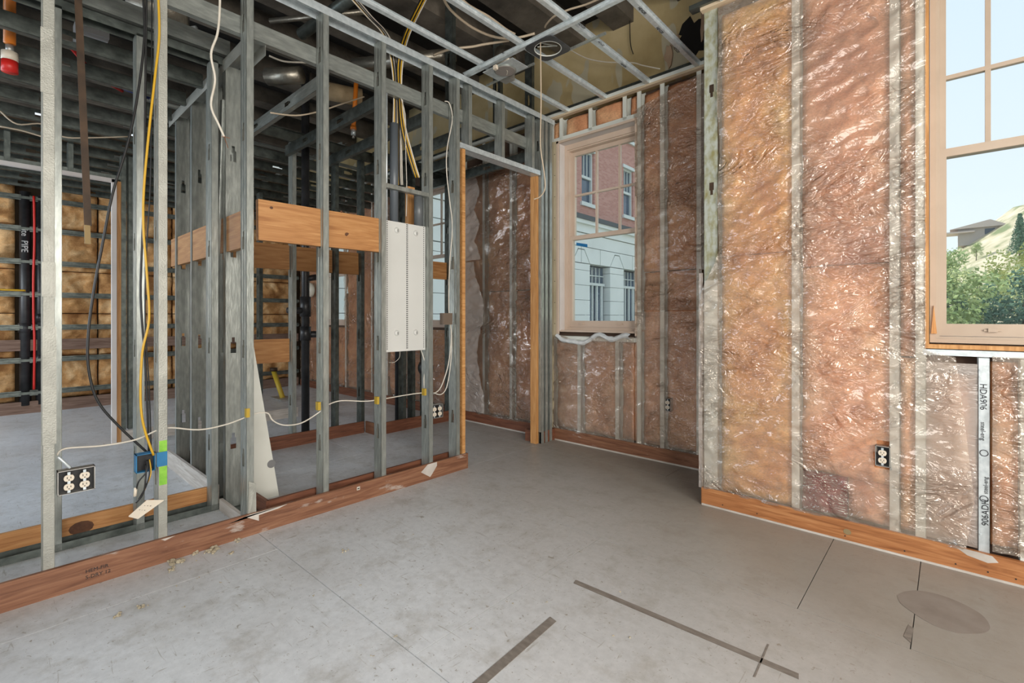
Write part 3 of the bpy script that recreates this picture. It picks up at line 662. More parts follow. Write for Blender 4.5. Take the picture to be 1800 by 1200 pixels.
# ------------------------------------------------------------------ windows
def window(name, x0, x1, z0, z1, yf, cols, rail, mid, hooks, fw=.038, sw=.036, cream=cream):
    """double hung window with its face at y = yf"""
    r = struct(name, (x0, yf, z0))
    ringframe('window_frame', x0, x1, z0, z1, fw, yf, yf+.13, cream, r, .05, .02)
    ringframe('jamb_liner', x0+fw, x1-fw, z0+.02, z1-.05, .012, yf+.015, yf+.12, cream, r)
    a, b_ = x0+fw+.012, x1-fw-.012; mz = rail
    up = ringframe('upper_sash', a, b_, mz-.005, z1-.064, sw-.002, yf+.065, yf+.10, cream, r, .04, .032)
    lo = ringframe('lower_sash', a, b_, z0+.034, mz+.03, sw, yf+.022, yf+.062, cream, r, .04, .06)
    ga, gb = a+sw-.002, b_-sw+.002; zt = z1-.104; zb = mz+.027
    for k in range(cols):
        xa = ga+(gb-ga)*k/cols; xb = ga+(gb-ga)*(k+1)/cols
        for (u0, u1) in ((zb, mid), (mid, zt)):
            box('pane', (xa, yf+.080, u0), (xb, yf+.084, u1), glass, r)
        if k:
            box('muntin', (xa-.010, yf+.070, zb-.002), (xa+.010, yf+.094, zt+.002), cream, r)
    box('muntin', (ga-.002, yf+.068, mid-.010), (gb+.002, yf+.096, mid+.010), cream, r)
    box('pane', (a+sw, yf+.038, z0+.094), (b_-sw, yf+.042, mz-.01), glass, r)
    for h in hooks:
        q = MB(); q.box((h-.03, yf+.014, z0+.060), (h+.03, yf+.024, z0+.068)); q.box((h-.016, yf+.008, z0+.056), (h+.016, yf+.02, z0+.074)); q.build('sash_lift', cream, r)
    return r
window('window_1', -2.87, -1.95, 1.085, 2.93, 3.93, 3, 1.99, 2.43, (-2.67, -2.25))
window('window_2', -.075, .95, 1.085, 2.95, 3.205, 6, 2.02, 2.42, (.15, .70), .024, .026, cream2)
window('window_3', -5.47, -4.55, 1.085, 2.93, 3.93, 3, 1.99, 2.43, ())
window('window_4', -7.97, -7.05, 1.085, 2.6, 3.93, 3, 1.9, 2.25, ())
# returns and raw edges of window_1
w1 = bpy.data.objects['window_1']
box('left_return', (-2.875, YB, 1.08), (-2.862, 3.93, 2.945), pinkwhite, w1)
box('head_return', (-2.875, YB, 2.93), (-2.02, 3.93, 2.945), pinkwhite, w1)
box('right_return', (-2.03, YB, 1.08), (-2.018, 3.93, 2.945), pinkwhite, w1)
box('sill_return', (-2.875, YB+.02, 1.07), (-2.02, 3.94, 1.088), cream, w1)
box('casing_strip', (-2.885, YB-.018, 1.05), (-2.862, YB+.004, 2.955), cream, w1)
box('head_strip', (-2.885, YB-.018, 2.93), (-2.015, YB+.004, 2.95), cream, w1)
box('casing_strip', (-2.032, YB-.016, 1.05), (-2.018, YB+.004, 2.955), cream, w1)
dws = simple('cut_drywall_strip', [(.50,.42,.27),(.62,.54,.38)], 4, .9)
box('drywall_strip', (-2.965, YB-.014, .02), (-2.925, YB-.001, 2.96), dws, w1)
box('drywall_strip', (-2.923, YB-.016, 1.02), (-2.887, YB-.001, 2.955), dws, w1)
for k in range(9): MB().tube([(-2.905, YB-.018, 1.15+k*.21), (-2.905, YB-.015, 1.15+k*.21)], .004, 8).build('screw', ink, w1)
p0 = P(1015, 430, 'y', 3.965)
MB().prism([(-2.745, 3.966, 1.955), (-2.615, 3.966, 1.925), (-2.615, 3.966, 1.895), (-2.745, 3.966, 1.925)], Y, .0015).build('tape_strip', simple('blue_tape', [(.01,.17,.42)], 3, .6), w1)
# window_2 rough edges
w2 = bpy.data.objects['window_2']
box('wood_shim', (-.092, YI-.008, 1.065), (-.078, YI+.07, 2.95), wood_jamb, w2)
box('wood_shim', (-.092, YI-.012, 1.058), (1.0, YI+.06, 1.078), wood_jamb, w2)
MB().prism([(-.070, YI+.035, 1.13), (-.048, YI+.035, 1.13), (-.060, YI+.035, 1.27)], Y, .01).build('shim_wedge', wood_jamb, w2)
# ------------------------------------------------------------------ polythene film
oh = (-.290, -.228, .42, .565)
def rt(z):
    kn = [(0,.05),(.15,.06),(.34,.085),(.71,.052),(1.02,.02),(1.045,-.088),(9,-.088)]
    for (a, p), (b_, q) in zip(kn, kn[1:]):
        if a <= z <= b_: return p+(q-p)*(z-a)/(b_-a)
    return -.088
bf = empty('polythene_sheet', (-.6, YI, 0)); tag(bf, 'large clear creased polythene sheet over golden and pink insulation beside tall window', 'plastic sheet')
def lf(z): return -1.09-.11*max(0, min(1, (1.62-z)/.25))+.006*math.sin(z*9)
sheet('film', -1.2, -.088, .105, 3.185, YI-.012, film, .014, 1, .016, left=lf, right=rt, holes=[oh], parent=bf)
wr = sheet('film_wrap', -1.215, -1.19, .105, 1.5, YI-.008, film_milky, .006, 3, .02, parent=bf)
b = MB(); seq = [(-1.19,YI-.014),(-1.215,YI+.01),(-1.222,YI+.06),(-1.21,YI+.16)]
vs = []; fs = []
for j in range(30):
    z = .11+1.42*j/29
    for i, (x_, y_) in enumerate(seq): vs.append((x_+.006*math.sin(z*7+i), y_, z))
for j in range(29):
    for i in range(3): k = j*4+i; fs.append((k, k+4, k+5, k+1))
mesh('film_wrap', vs, fs, film_milky, bf, True)
f11 = sheet('polythene_sheet', -.088, .097, .12, .99, YI+.006, film_milky, .004, 33, .02); tag(f11, 'smooth milky film strip just left of the lettered bright stud, behind the creased sheet edge', 'plastic sheet')
f2 = sheet('polythene_sheet', .145, .60, .13, 1.03, YI-.008, film, .010, 6, .02); tag(f2, 'clear polythene below the tall window, to the right of the lettered bright stud', 'plastic sheet')
f3 = sheet('polythene_sheet', -2.035, -1.20, 1.27, 3.14, YB-.014, film_dull, .012, 11, .02, top=lambda x: 3.02+.12*min(1, max(0, (x+2.03)/.55))); tag(f3, 'dull upper polythene sheet on rusty pink insulation between small window and projecting wall', 'plastic sheet')
f4 = sheet('polythene_sheet', -2.030, -1.20, .105, 1.262, YB-.008, film, .010, 14, .02, holes=[(-1.755,-1.705,.42,.55)]); tag(f4, 'lower polythene sheet with an outlet poking through, beside the small window sill', 'plastic sheet')
f5 = tag(empty('polythene_sheet', (-2.4, YB, 0)), 'creased clear polythene under the small window with a bunched white top edge', 'plastic sheet')
sheet('film', -2.93, -2.04, .105, 1.03, YB-.010, film, .010, 17, .02, parent=f5, top=lambda x: 1.04-.07*math.exp(-((x+2.62)/.12)**2))
vs = []; fs = []; n = 60
for i in range(n):
    x_ = -2.88+.80*i/(n-1); zc = 1.055-.075*math.exp(-((x_+2.66)/.13)**2)-.02*math.sin(i*.31)
    for k in range(7):
        t = k/6; vs.append((x_+.004*math.sin(k*5+i), YB-.012-.03*math.sin(t*math.pi)-.008*noise.noise(Vector((i*.4, k*.9, 1))), zc-.045*t+.008*noise.noise(Vector((i*.3, k, 5)))))
for i in range(n-1):
    for k in range(6): q = i*7+k; fs.append((q, q+1, q+8, q+7))
mesh('bunched_edge', vs, fs, seal, f5, True)
f6 = sheet('polythene_sheet', -4.24, -3.04, .105, 2.965, YB-.012, film_dull, .014, 21, .02); tag(f6, 'full-height dull polythene sheet seen through the door opening', 'plastic sheet')
f7 = sheet('polythene_sheet', -4.22, -3.95, .13, 1.85, YB-.045, film_milky, .02, 24, .02, right=lambda z: -3.93+.05*math.sin(z*6)-.10*max(0, z-1.4)); tag(f7, 'loose milky lower flap of film with a wavy edge beside the door opening jamb', 'plastic sheet')
f8 = sheet('polythene_sheet', -4.22, -4.0, 1.87, 2.85, YB-.040, film_milky, .02, 27, .02, right=lambda z: -3.98+.045*(abs((z*5.3) % 2-1)*2-1)); tag(f8, 'loose milky upper flap of film with torn jagged edge above the lower flap', 'plastic sheet')
f9 = sheet('polythene_sheet', -7.05, -5.5, .105, 2.95, YB-.012, film_dull, .012, 29, .03); tag(f9, 'film over insulation of the farthest room, seen between studs', 'plastic sheet')
f12 = sheet('polythene_sheet', -7.97, -7.05, .12, 1.06, YB-.012, film_dull, .012, 31, .03); tag(f12, 'film below the farthest window, glimpsed behind the black stack', 'plastic sheet')
f13 = sheet('polythene_sheet', -5.45, -4.6, .12, 1.06, YB-.012, film_dull, .012, 32, .03); tag(f13, 'film below the window that shows past the steel panel', 'plastic sheet')
f14 = sheet('polythene_sheet', -8.6, -7.99, .12, 2.9, YB-.012, film_dull, .012, 35, .03); tag(f14, 'film in the far corner beside the tan insulated wall', 'plastic sheet')
# ------------------------------------------------------------------ outlets
def duplex(parent, c, ex, n, s=1.0):
    """ivory duplex receptacle centred at c, width along ex, facing n; returns parts"""
    c, ex, n = Vector(c), Vector(ex), Vector(n)
    for sgn in (1, -1):
        q = c+Z*sgn*.0195*s; pts = []
        for k in range(16):
            a = 2*math.pi*k/16; pts.append(q+ex*(.0175*math.cos(a)*s)+Z*(max(-.0135, min(.0135, .0175*math.sin(a)))*s))
        f = MB().prism(pts, n, .006).build('receptacle_face', white_pl, parent)
        for dx, hh in ((-.006, .0045), (.006, .0035)):
            g = MB(); m = q+n*.0063+ex*dx*s+Z*.002
            vs = [m-ex*.0012-Z*hh, m+ex*.0012-Z*hh, m+ex*.0012+Z*hh, m-ex*.0012+Z*hh]; g.prism(vs, n, .0006).build('slot', ink, parent)
        m = q+n*.0063-Z*.0075
        MB().prism([m+ex*.0024*math.cos(k)+Z*.0024*math.sin(k) for k in [i*math.pi/4 for i in range(8)]], n, .0006).build('ground_slot', ink, parent)
    vs = [c-ex*.005-Z*.045, c+ex*.005-Z*.045, c+ex*.005+Z*.045, c-ex*.005+Z*.045]
    MB().prism(vs, n, .003).build('mounting_strap', galv_bright, parent)
def openbox(parent, c, ex, n, w_, h, d, mat, inner=None):
    c, ex, n = Vector(c), Vector(ex), Vector(n)
    def slab(a0, a1, z0, z1, d0, d1, b):
        vs = [c+ex*a+Z*z+n*dd for dd in (d0, d1) for a, z in ((a0,z0),(a1,z0),(a1,z1),(a0,z1))]
        b.add(vs, [(0,3,2,1),(4,5,6,7),(0,1,5,4),(1,2,6,5),(2,3,7,6),(3,0,4,7)])
    b = MB(); t = .003
    slab(-w_/2, w_/2, -h/2, h/2, -d, -d+t, b); slab(-w_/2, -w_/2+t, -h/2, h/2, -d, 0, b); slab(w_/2-t, w_/2, -h/2, h/2, -d, 0, b)
    slab(-w_/2, w_/2, h/2-t, h/2, -d, 0, b); slab(-w_/2, w_/2, -h/2, -h/2+t, -d, 0, b)
    o = b.build('box_body', mat, parent)
    b = MB(); slab(-w_/2+t, w_/2-t, -h/2+t, h/2-t, -d+.012, -d+.014, b); b.build('box_shadow_sheet', black, parent)  # black sheet standing in for the shade inside the box
    return o
def outlet(label, c, ex, n, gangs, w_=.075, boxmat=greybox):
    r = tag(empty('wall_outlet', c), label, 'outlet')
    openbox(r, c, ex, n, w_*gangs if gangs == 1 else .125, .105, .045, boxmat)
    for g in range(gangs):
        off = 0 if gangs == 1 else (-.026+.052*g)
        duplex(r, Vector(c)+Vector(ex)*off+Vector(n)*.002, ex, n)
    return r
outlet('ivory duplex outlet showing through a cut in the large creased polythene sheet', (-.259, YI-.022, .49), X, -Y, 1, .062, greybox)
outlet('ivory duplex outlet low on the back wall beside the small window', (-1.730, YB-.02, .487), X, -Y, 1, .045, greybox)
o1 = outlet('double ivory outlet in an open metal box on the first stud of the left partition', (-2.875, .281, .484), Y, X, 2)
MB().tube(cr_path([(-2.89, .222, .60), (-2.88, .24, .575), (-2.88, .26, .545)]), .006, 8).build('cable_clamp', galv_bright, o1, True)
outlet('double outlet box near the partition end, below the white steel panel', (-2.915, 2.345, .49), Y, X, 2)
# blue box with hanging wires and cover plate
bb = tag(empty('electrical_box', (-2.89, .55, .48)), 'open blue plastic electrical box beside green paint on second stud, wires dangling', 'electrical box')
openbox(bb, (-2.885, .532, .505), Y, X, .075, .088, .05, blue_pl)
box('mounting_flange', (-2.889, .575, .475), (-2.884, .618, .545), blue_pl, bb)
wp = [((-2.88,.535,.52),(-2.86,.53,.47),(-2.86,.50,.43),(-2.87,.49,.38)), ((-2.88,.54,.52),(-2.85,.54,.46),(-2.85,.525,.40),(-2.86,.50,.345)), ((-2.88,.53,.50),(-2.85,.525,.44),(-2.85,.515,.37),(-2.86,.49,.33))]
for pts in wp: MB().tube(cr_path(pts), .0035, 6).build('black_wire', black_cb, bb, True)
MB().tube(cr_path([(-2.88,.545,.52),(-2.85,.545,.46),(-2.85,.525,.40),(-2.86,.515,.36)]), .003, 6).build('yellow_wire', yellow_cb, bb, True)
MB().tube([(-2.87,.49,.40),(-2.87,.487,.36)], .007, 8).build('wire_connector', white_pl, bb, True)
pl = tag(empty('cover_plate', (-2.86, .52, .33)), 'loose ivory cover plate hanging from wires beneath the blue electrical box', 'cover plate')
a_ = P(226, 908, 'x', -2.86); b_ = P(240, 909, 'x', -2.86); c_ = P(285, 877, 'x', -2.86); d_ = P(258, 880, 'x', -2.86)
MB().prism([a_, b_+Vector((.03,0,0)), c_+Vector((.03,0,0)), d_], Z, .004).build('plate', white_pl, pl)
for k in range(2):
    for j in range(3):
        q = a_.lerp(d_, .4+.25*k).lerp(b_.lerp(c_, .4+.25*k)+Vector((.03,0,0)), .3+.2*j)
        MB().tube([q+Z*.004, q+Z*.0055], .003, 8).build('slot', ink, pl)
# green paint mark on the second stud
S2 = XA+.0006
box('green_paint_mark', (S2-.0005, .586, .535), (S2, .618, .60), green_pt, A); box('green_paint_mark', (S2-.0005, .586, .38), (S2, .618, .472), green_pt, A)
for px, py in ((437,727),(562,715),(665,705),(748,690)):
    q = P(px, py, 'x', XA); box('foam_dab', (XA-.03, q.y-.012, q.z-.02), (XA+.003, q.y+.006, q.z+.03), yel_pt, A)
# ------------------------------------------------------------------ white steel panel
pn = tag(empty('steel_panel', (-2.93, 2.09, .965)), 'tall white perforated steel panel mounted between two partition studs', 'panel')
box('front_sheet', (-2.932, 1.897, .967), (-2.929, 2.247, 1.895), white_steel, pn)
box('side_flange', (-2.975, 1.897, .967), (-2.932, 1.900, 1.895), white_steel, pn); box('side_flange', (-2.975, 2.244, .967), (-2.932, 2.247, 1.895), white_steel, pn)
box('back_sheet', (-2.978, 1.897, .967), (-2.975, 2.247, 1.895), white_steel, pn)
for (yc, zs) in ((1.914, 1), (2.078, 1), (2.086, 1), (2.232, 1)):
    b = MB()
    for k in range(62):
        z = .985+k*.0147
        b.box((-2.9292, yc-.003, z), (-2.9285, yc+.003, z+.008))
    o = b.build('perforations', ink, pn); o['kind'] = 'stuff'
for yc in (1.995, 2.16):
    for z in (1.835, 1.10):
        d = MB().tube([(-2.929, yc, z), (-2.925, yc, z), (-2.921, yc, z)], [.021, .019, .012], 16).build('dimple', white_steel, pn, True)
        box('dimple_slot', (-2.9212, yc+.001, z-.012), (-2.9200, yc+.005, z+.008), ink, d)
# pipes above panel
pipe('conduit', [(-2.95, 1.985, 1.896), (-2.95, 1.985, 2.60)], .030, simple('grey_pvc', [(.10,.115,.13)], 5, .35), 'grey conduit rising from the panel top, the one nearer the wood boards', 'conduit')
pipe('conduit', [(-2.95, 2.20, 1.896), (-2.95, 2.20, 2.14)], .034, simple('grey_pvc2', [(.11,.12,.125)], 5, .35), 'short grey conduit stub above the panel under the yellow wires', 'conduit')
pipe('conduit', [(-2.955, 1.925, 1.896), (-2.955, 1.925, 2.8)], .008, galv_bright, 'thin shiny metal conduit above the left edge of the white panel', 'conduit')
ws = tag(empty('wood_strip', (-3.0, 2.10, 1.9)), 'narrow pale wood strip standing behind the steel panel', 'wood strip')
box('strip', (-3.12, 2.20, 1.0), (-3.08, 2.26, 2.22), wood_jamb, ws)
br = tag(empty('metal_bracket', (-2.93, 2.47, 1.2)), 'small brown bent metal bracket on the end stud right of the panel', 'bracket')
box('bracket_body', (-2.945, 2.40, 1.155), (-2.90, 2.49, 1.245), simple('brown_tin', [(.28,.22,.17)], 9, .4, .6), br)
# ------------------------------------------------------------------ cables
def cable(label, pts, r, mat, ax='x', v=-2.93, name='cable', n=5, cat='cable', parent=None):
    w_ = []
    for q in pts:
        if len(q) == 2: w_.append(P(q[0], q[1], ax, v))
        elif isinstance(q[2], str): w_.append(P(*q))
        else: w_.append(P(q[0], q[1], ax, q[2]))
    o = MB().tube(cr_path(w_, n), r, 6).build(name, mat, parent, True)
    if label: tag(o, label, cat)
    return o
cable('yellow cable dropping down the second stud into the blue box', [(277,-30),(280,60),(273,130),(262,230),(253,330),(252,400),(258,480),(262,560),(250,620),(247,700),(253,750),(270,800)], .0055, yellow_cb, v=-2.884)
cable('black cable bowing out widely across the bare floor toward the blue box', [(250,-30),(254,60),(243,160),(225,250),(198,340),(180,430),(165,510),(155,590),(156,650),(172,705),(210,750),(262,798)], .0055, black_cb, v=-2.97)
cable('black cable running straight down beside the yellow cable to the blue box', [(258,-30),(256,120),(254,300),(250,420),(247,520),(254,620),(258,690),(262,800)], .005, black_cb, v=-2.965)
cable('thin black wire just left of the second stud, near the yellow cable', [(267,-30),(266,200),(264,330),(257,450),(255,560),(262,680),(266,800)], .003, black_cb, v=-2.975)
hc = tag(empty('hanging_cable', P(387, 0, 'x', -2.80)), 'white cable dangling in front of the studs with bare copper ends', 'cable')
w_ = [P(x, y, 'x', -2.80) for x, y in ((387,-40),(386,20),(382,60),(371,95),(378,140),(371,185),(385,220),(394,240))]
MB().tube(cr_path(w_), .0058, 8).build('cable_jacket', white_cb, hc, True)
for x, y in ((404,243),(401,260),(389,240)): MB().tube([w_[-1], P(x, y, 'x', -2.80)], .0016, 5).build('copper_end', copper, hc)
cable('long off-white cable sagging from stud to stud along the left partition', [(100,800),(115,788),(180,783),(240,772),(290,752),(350,755),(400,745),(445,728),(462,725),(472,727),(480,739),(500,747),(530,743),(560,725),(575,712),(600,704),(640,705),(667,702),(720,693),(745,690),(752,690)], .0042, white_cb, v=-2.925)
cable('off-white cable looping down the end stud right of the panel', [(782,178),(790,182),(795,210),(786,260),(785,300),(790,350),(795,400),(790,470),(789,545),(793,590),(788,640),(775,680),(762,692)], .0045, white_cb, v=-2.94)
cable('second cable from the bracket curling round to the outlet stud', [(790,560),(794,590),(792,640),(785,680),(775,693),(762,690)], .004, white_cb, v=-2.93)
cable('thin wire coming out of the panel bottom to the outlet stud', [(740,615),(747,640),(745,670),(748,700)], .004, white_cb, v=-2.95)
cable('hair-thin wire curling below the left of the white panel', [(703,617),(702,628),(694,636),(684,637)], .0015, white_cb, v=-2.95)
cable('cream wire hanging from the round ceiling opening down past the door header', [(950,75),(951,180),(950,255),(956,300),(958,330),(950,345),(939,350)], .0045, cream_cb, v=-2.15)
cable('cream cable draped over ceiling channels toward the light housing', [(773,-20),(790,15),(830,48),(870,65),(905,67),(940,59)], .009, cream_cb, 'z', 3.24)
cable('cream cable lying over the ceiling channels above the first draped one', [(795,-20),(822,8),(860,30),(890,52),(905,60)], .009, cream_cb, 'z', 3.27)
cable('thick cream cable crossing above the top track to the light housing', [(762,97),(790,87),(830,82),(850,78),(895,71)], .009, cream_cb, 'z', 3.24)
cable('cream wire loop behind the channel by the top edge', [(1060,-5),(1030,8),(1000,17),(975,28),(961,42),(958,48)], .007, cream_cb, 'z', 3.30)
cable('pale wire lying slack across the yellowed upper drywall', [(1000,86),(1030,102),(1065,109),(1110,110),(1130,115),(1160,121)], .005, white_cb, 'y', 3.72)
cable('dark thin wire hanging down the yellowed upper drywall', [(1107,30),(1108,75),(1113,95)], .004, black_cb, 'y', 3.80)
cols = [('white', white_cb), ('yellow', yellow_cb), ('black', black_cb)]
bd = tag(empty('wire_bundle', (-3.02, 1.9, 2.2)), 'bundle of white, yellow and black wires falling behind the partition top track', 'wires')
rr = random.Random(3)
for i in range(9):
    nm, m = cols[(0, 1, 0, 2, 0, 1, 2, 0, 0)[i]]; j = (i-4)*2.2
    w_ = [P(x+j*f, y, 'x', -3.03-.006*(i % 3)) for x, y, f in ((617,-8,.6),(650,30,.5),(676,58,.5),(690,95,.6),(696,150,.5),(698,220,.8),(697,300,1.1),(698,325,1.1))]
    MB().tube(cr_path(w_, 4), .0045, 6).build(nm+'_wire', m, bd, True)
bd2 = tag(empty('wire_bundle', (-3.02, 2.0, 2.2)), 'yellow and black wires slanting down from the ceiling to the short conduit stub', 'wires')
for i in range(5):
    nm, m = cols[(2, 1, 2, 1, 0)[i]]; j = (i-2)*2.6
    w_ = [P(x+j*f, y, 'x', -3.0-.006*(i % 2)) for x, y, f in ((748,-8,1),(715,60,1),(703,110,1),(703,160,.6),(708,220,.8),(720,270,.9),(733,312,.8))]
    MB().tube(cr_path(w_, 4), .0050, 6).build(nm+'_wire', m, bd2, True)
cable('pale wire hanging straight down between the bundle and the panel', [(700,160),(712,200),(713,260),(715,330),(714,380)], .003, white_cb, v=-2.99)
cable('white wire strung between joists behind the fourth stud', [(473,98),(500,108),(540,110),(565,112)], .006, white_cb, 'x', -3.4)
cable('pale wire sagging across the dark framing above the orange boards', [(475,198),(520,203),(560,196),(600,183),(640,170)], .006, cream_cb, 'x', -3.6)
cable('pale wire crossing the far ceiling joists behind the first stud', [(0,195),(30,218),(75,218),(110,240),(160,242),(225,240)], .006, cream_cb, 'x', -5.4)
cable('second pale wire low across the far ceiling above the doorway', [(0,222),(40,230),(80,242)], .006, cream_cb, 'x', -5.4)
# ------------------------------------------------------------------ ceiling light fittings
lt = tag(empty('light_housing', (-2.66, 2.86, 3.13)), 'round recessed light can with wires on a bright mounting plate, hung under the ceiling channels', 'ceiling light')
c0 = P(888, 123, 'z', 3.15); cx, cy = c0.x, c0.y
b = MB(); b.box((cx-.16, cy-.09, 3.150), (cx+.16, cy+.09, 3.154)); b.build('mounting_plate', galv_bright, lt)
MB().tube([(cx, cy, 3.142), (cx, cy, 3.150)], .088, 28).build('can_rim', galv, lt, True)
MB().tube([(cx, cy, 3.139), (cx, cy, 3.143)], .078, 28).build('can_opening', simple('dusty_reflector', [(.28,.25,.23)], 5, .6), lt)
MB().tube([(cx, cy, 3.154), (cx, cy, 3.30)], .085, 24).build('can_body', duct_m, lt, True)
box('junction_box', (cx-.16, cy+.10, 3.154), (cx-.06, cy+.18, 3.22), greybox, lt)
box('bar_hanger', (cx-.30, cy+.085, 3.152), (cx+.22, cy+.10, 3.165), galv, lt)
box('spring_clip', (cx-.025, cy-.11, 3.12), (cx+.005, cy-.085, 3.15), white_pl, lt)
MB().tube(cr_path([(cx-.02, cy-.09, 3.13), (cx+.0, cy-.05, 3.15), (cx+.02, cy+.0, 3.14), (cx-.03, cy+.05, 3.14)]), .003, 6).build('lamp_wire', white_cb, lt, True)
lr = tag(empty('light_ring', (-2.2, 2.85, 3.16)), 'dark grey square plate with a round opening fixed between ceiling channels', 'ceiling light')
c0 = P(963, 85, 'z', 3.165); cx, cy = c0.x, c0.y
n = 32; vs = []; fs = []
for z in (3.160, 3.165):
    for k in range(n):
        a = 2*math.pi*k/n; vs.append((cx+.098*math.cos(a), cy+.098*math.sin(a), z))
    for k in range(n):
        a = 2*math.pi*k/n; s_ = .130/max(abs(math.cos(a)), abs(math.sin(a))); s_ = min(s_, .165); vs.append((cx+s_*math.cos(a), cy+s_*math.sin(a), z))
for k in range(n):
    j = (k+1) % n
    fs += [(k, k+n, j+n, j), (k+2*n, j+2*n, j+3*n, k+3*n), (k, j, j+2*n, k+2*n), (k+n, k+3*n, j+3*n, j+n)]
mesh('ring_plate', vs, fs, simple('dark_grey_steel', [(.05,.055,.06),(.09,.095,.10)], 9, .45, .4), lr)
rp = [(cx+.098*math.cos(2*math.pi*k/n), cy+.098*math.sin(2*math.pi*k/n), 3.163) for k in range(n+1)]
MB().tube(rp, .004, 6, False).build('ring_lip', galv_pale, lr, True)
MB().tube([(cx-.05, cy-.06, 3.17), (cx+.03, cy+.07, 3.2)], .004, 6).build('spring_wire', galv, lr); MB().tube([(cx+.0, cy-.08, 3.17), (cx+.03, cy+.07, 3.2)], .004, 6).build('spring_wire', galv, lr)
box('bar_hanger', (cx-.12, cy+.13, 3.17), (cx+.40, cy+.145, 3.185), galv, lr)
# ------------------------------------------------------------------ overhead services
def seg(px0, py0, px1, py1, z, r, mat, label, name='duct', cat='duct', n=16):
    return pipe(name, [P(px0, py0, 'z', z), P(px1, py1, 'z', z)], r, mat, label, cat, n)
seg(622, 114, 800, 96, 3.45, .055, duct_m, 'long dull metal duct crossing above the framing behind the wire bundle')
seg(470, 135, 530, 132, 3.30, .07, duct_m, 'short metal duct end beside the tall corner stud under the ledger', n=18)
seg(475, 37, 645, 20, 3.70, .022, duct_m, 'thin metal pipe crossing high up behind the fourth stud', 'pipe', 'pipe')
seg(226, 2, 330, 28, 3.35, .12, duct_m, 'silvery flexible duct above the soffit behind the yellow cable')
seg(318, 53, 345, 50, 3.5, .02, galv_bright, 'short bright pipe end glimpsed above the soffit track', 'pipe', 'pipe')
o = seg(575, 160, 635, 172, 3.35, .08, tan_ins, 'tan wrapped duct in the dark behind the fourth stud')
sp_ = tag(empty('sprinkler_drop', P(622, 230, 'x', -4.0)), 'orange sprinkler pipe dropping between joists with a small metal head', 'sprinkler')
a_ = P(627, 130, 'x', -4.0); b_ = P(621, 228, 'x', -4.0)
MB().tube([a_, b_], .020, 12).build('drop_pipe', orange_pl, sp_, True); MB().tube([b_+Z*.03, b_], .027, 12).build('pipe_adapter', orange_pl, sp_, True)
MB().tube([b_, b_-Z*.05], .020, 12).build('sprinkler_head', galv_bright, sp_, True); MB().tube([b_-Z*.05, b_-Z*.075], .012, 8).build('deflector', greybox, sp_, True)
sp2 = tag(empty('sprinkler_drop', P(15, 100, 'x', -4.0)), 'orange sprinkler pipe with bright red cap hanging under the soffit joists', 'sprinkler')
q = P(17, 92, 'x', -4.0)
MB().tube([(q.x, q.y, 3.7), (q.x, q.y, q.z+.05)], .026, 14).build('drop_pipe', orange_pl, sp2, True)
MB().tube([q+Z*.04, q+Z*.0], .018, 12).build('brass_neck', greybox, sp2, True)
MB().tube([q, q-Z*.05], .036, 16).build('white_collar', white_pl, sp2, True)
MB().tube([q-Z*.05, q-Z*.115], .036, 16).build('red_cap', red_pl, sp2, True)
bar = tag(empty('hanging_bar', P(135, 0, 'x', -3.2)), 'rusty brown steel strut hanging between the first two studs', 'steel bar')
a_ = P(129, -40, 'x', -3.2); b_ = P(148, 395, 'x', -3.2); c_ = P(149, 428, 'x', -3.2)
e = Vector((0, .026, 0)); MB().prism([a_, a_+e, b_+e, b_], (-1, 0, 0), .004).build('bar_face', rust, bar)
MB().prism([a_+e, a_+e+Vector((-.026,0,0)), b_+e+Vector((-.026,0,0)), b_+e], Y, .003).build('bar_flange', rust, bar)
MB().prism([b_, b_+e*.9, c_+e*.9, c_], (-1, 0, 0), .01).build('bar_tip', simple('brassy_tip', [(.22,.15,.06)], 9, .5, .4), bar)
wb = tag(empty('ceiling_box', P(160, 65, 'z', 2.95)), 'pale square tin box resting above the soffit joists near the rusty bar', 'tin box')
q = P(160, 66, 'z', 2.93); box('box_body', (q.x-.13, q.y-.07, 2.90), (q.x+.13, q.y+.07, 3.02), simple('pale_tin', [(.5,.5,.5)], 9, .5, .4), wb)
for i, (x0, y0, x1, y1) in enumerate(((118,75,160,125),(172,135,215,160))):
    pipe('water_tube', [P(x0, y0, 'z', 2.95), P(x1, y1, 'z', 2.95)], .012, red_pl, ('red water tube slanting above the joists beside the rusty bar', 'red water tube slanting above the joists left of the yellow cable')[i], 'pipe')
pipe('water_tube', [P(205, 150, 'z', 2.96), P(262, 172, 'z', 2.96)], .014, simple('blue_pex', [(.02,.05,.22)], 4, .4), 'dark blue water tube above the soffit joists by the yellow cable', 'pipe')
# diagonal strap + hanging rods, upper dark zone
pipe('brace_pipe', [P(530, 60, 'z', 3.55), P(640, -20, 'z', 3.55)], .045, galv_dull, 'steel strut slanting high behind the partition top track', 'pipe')
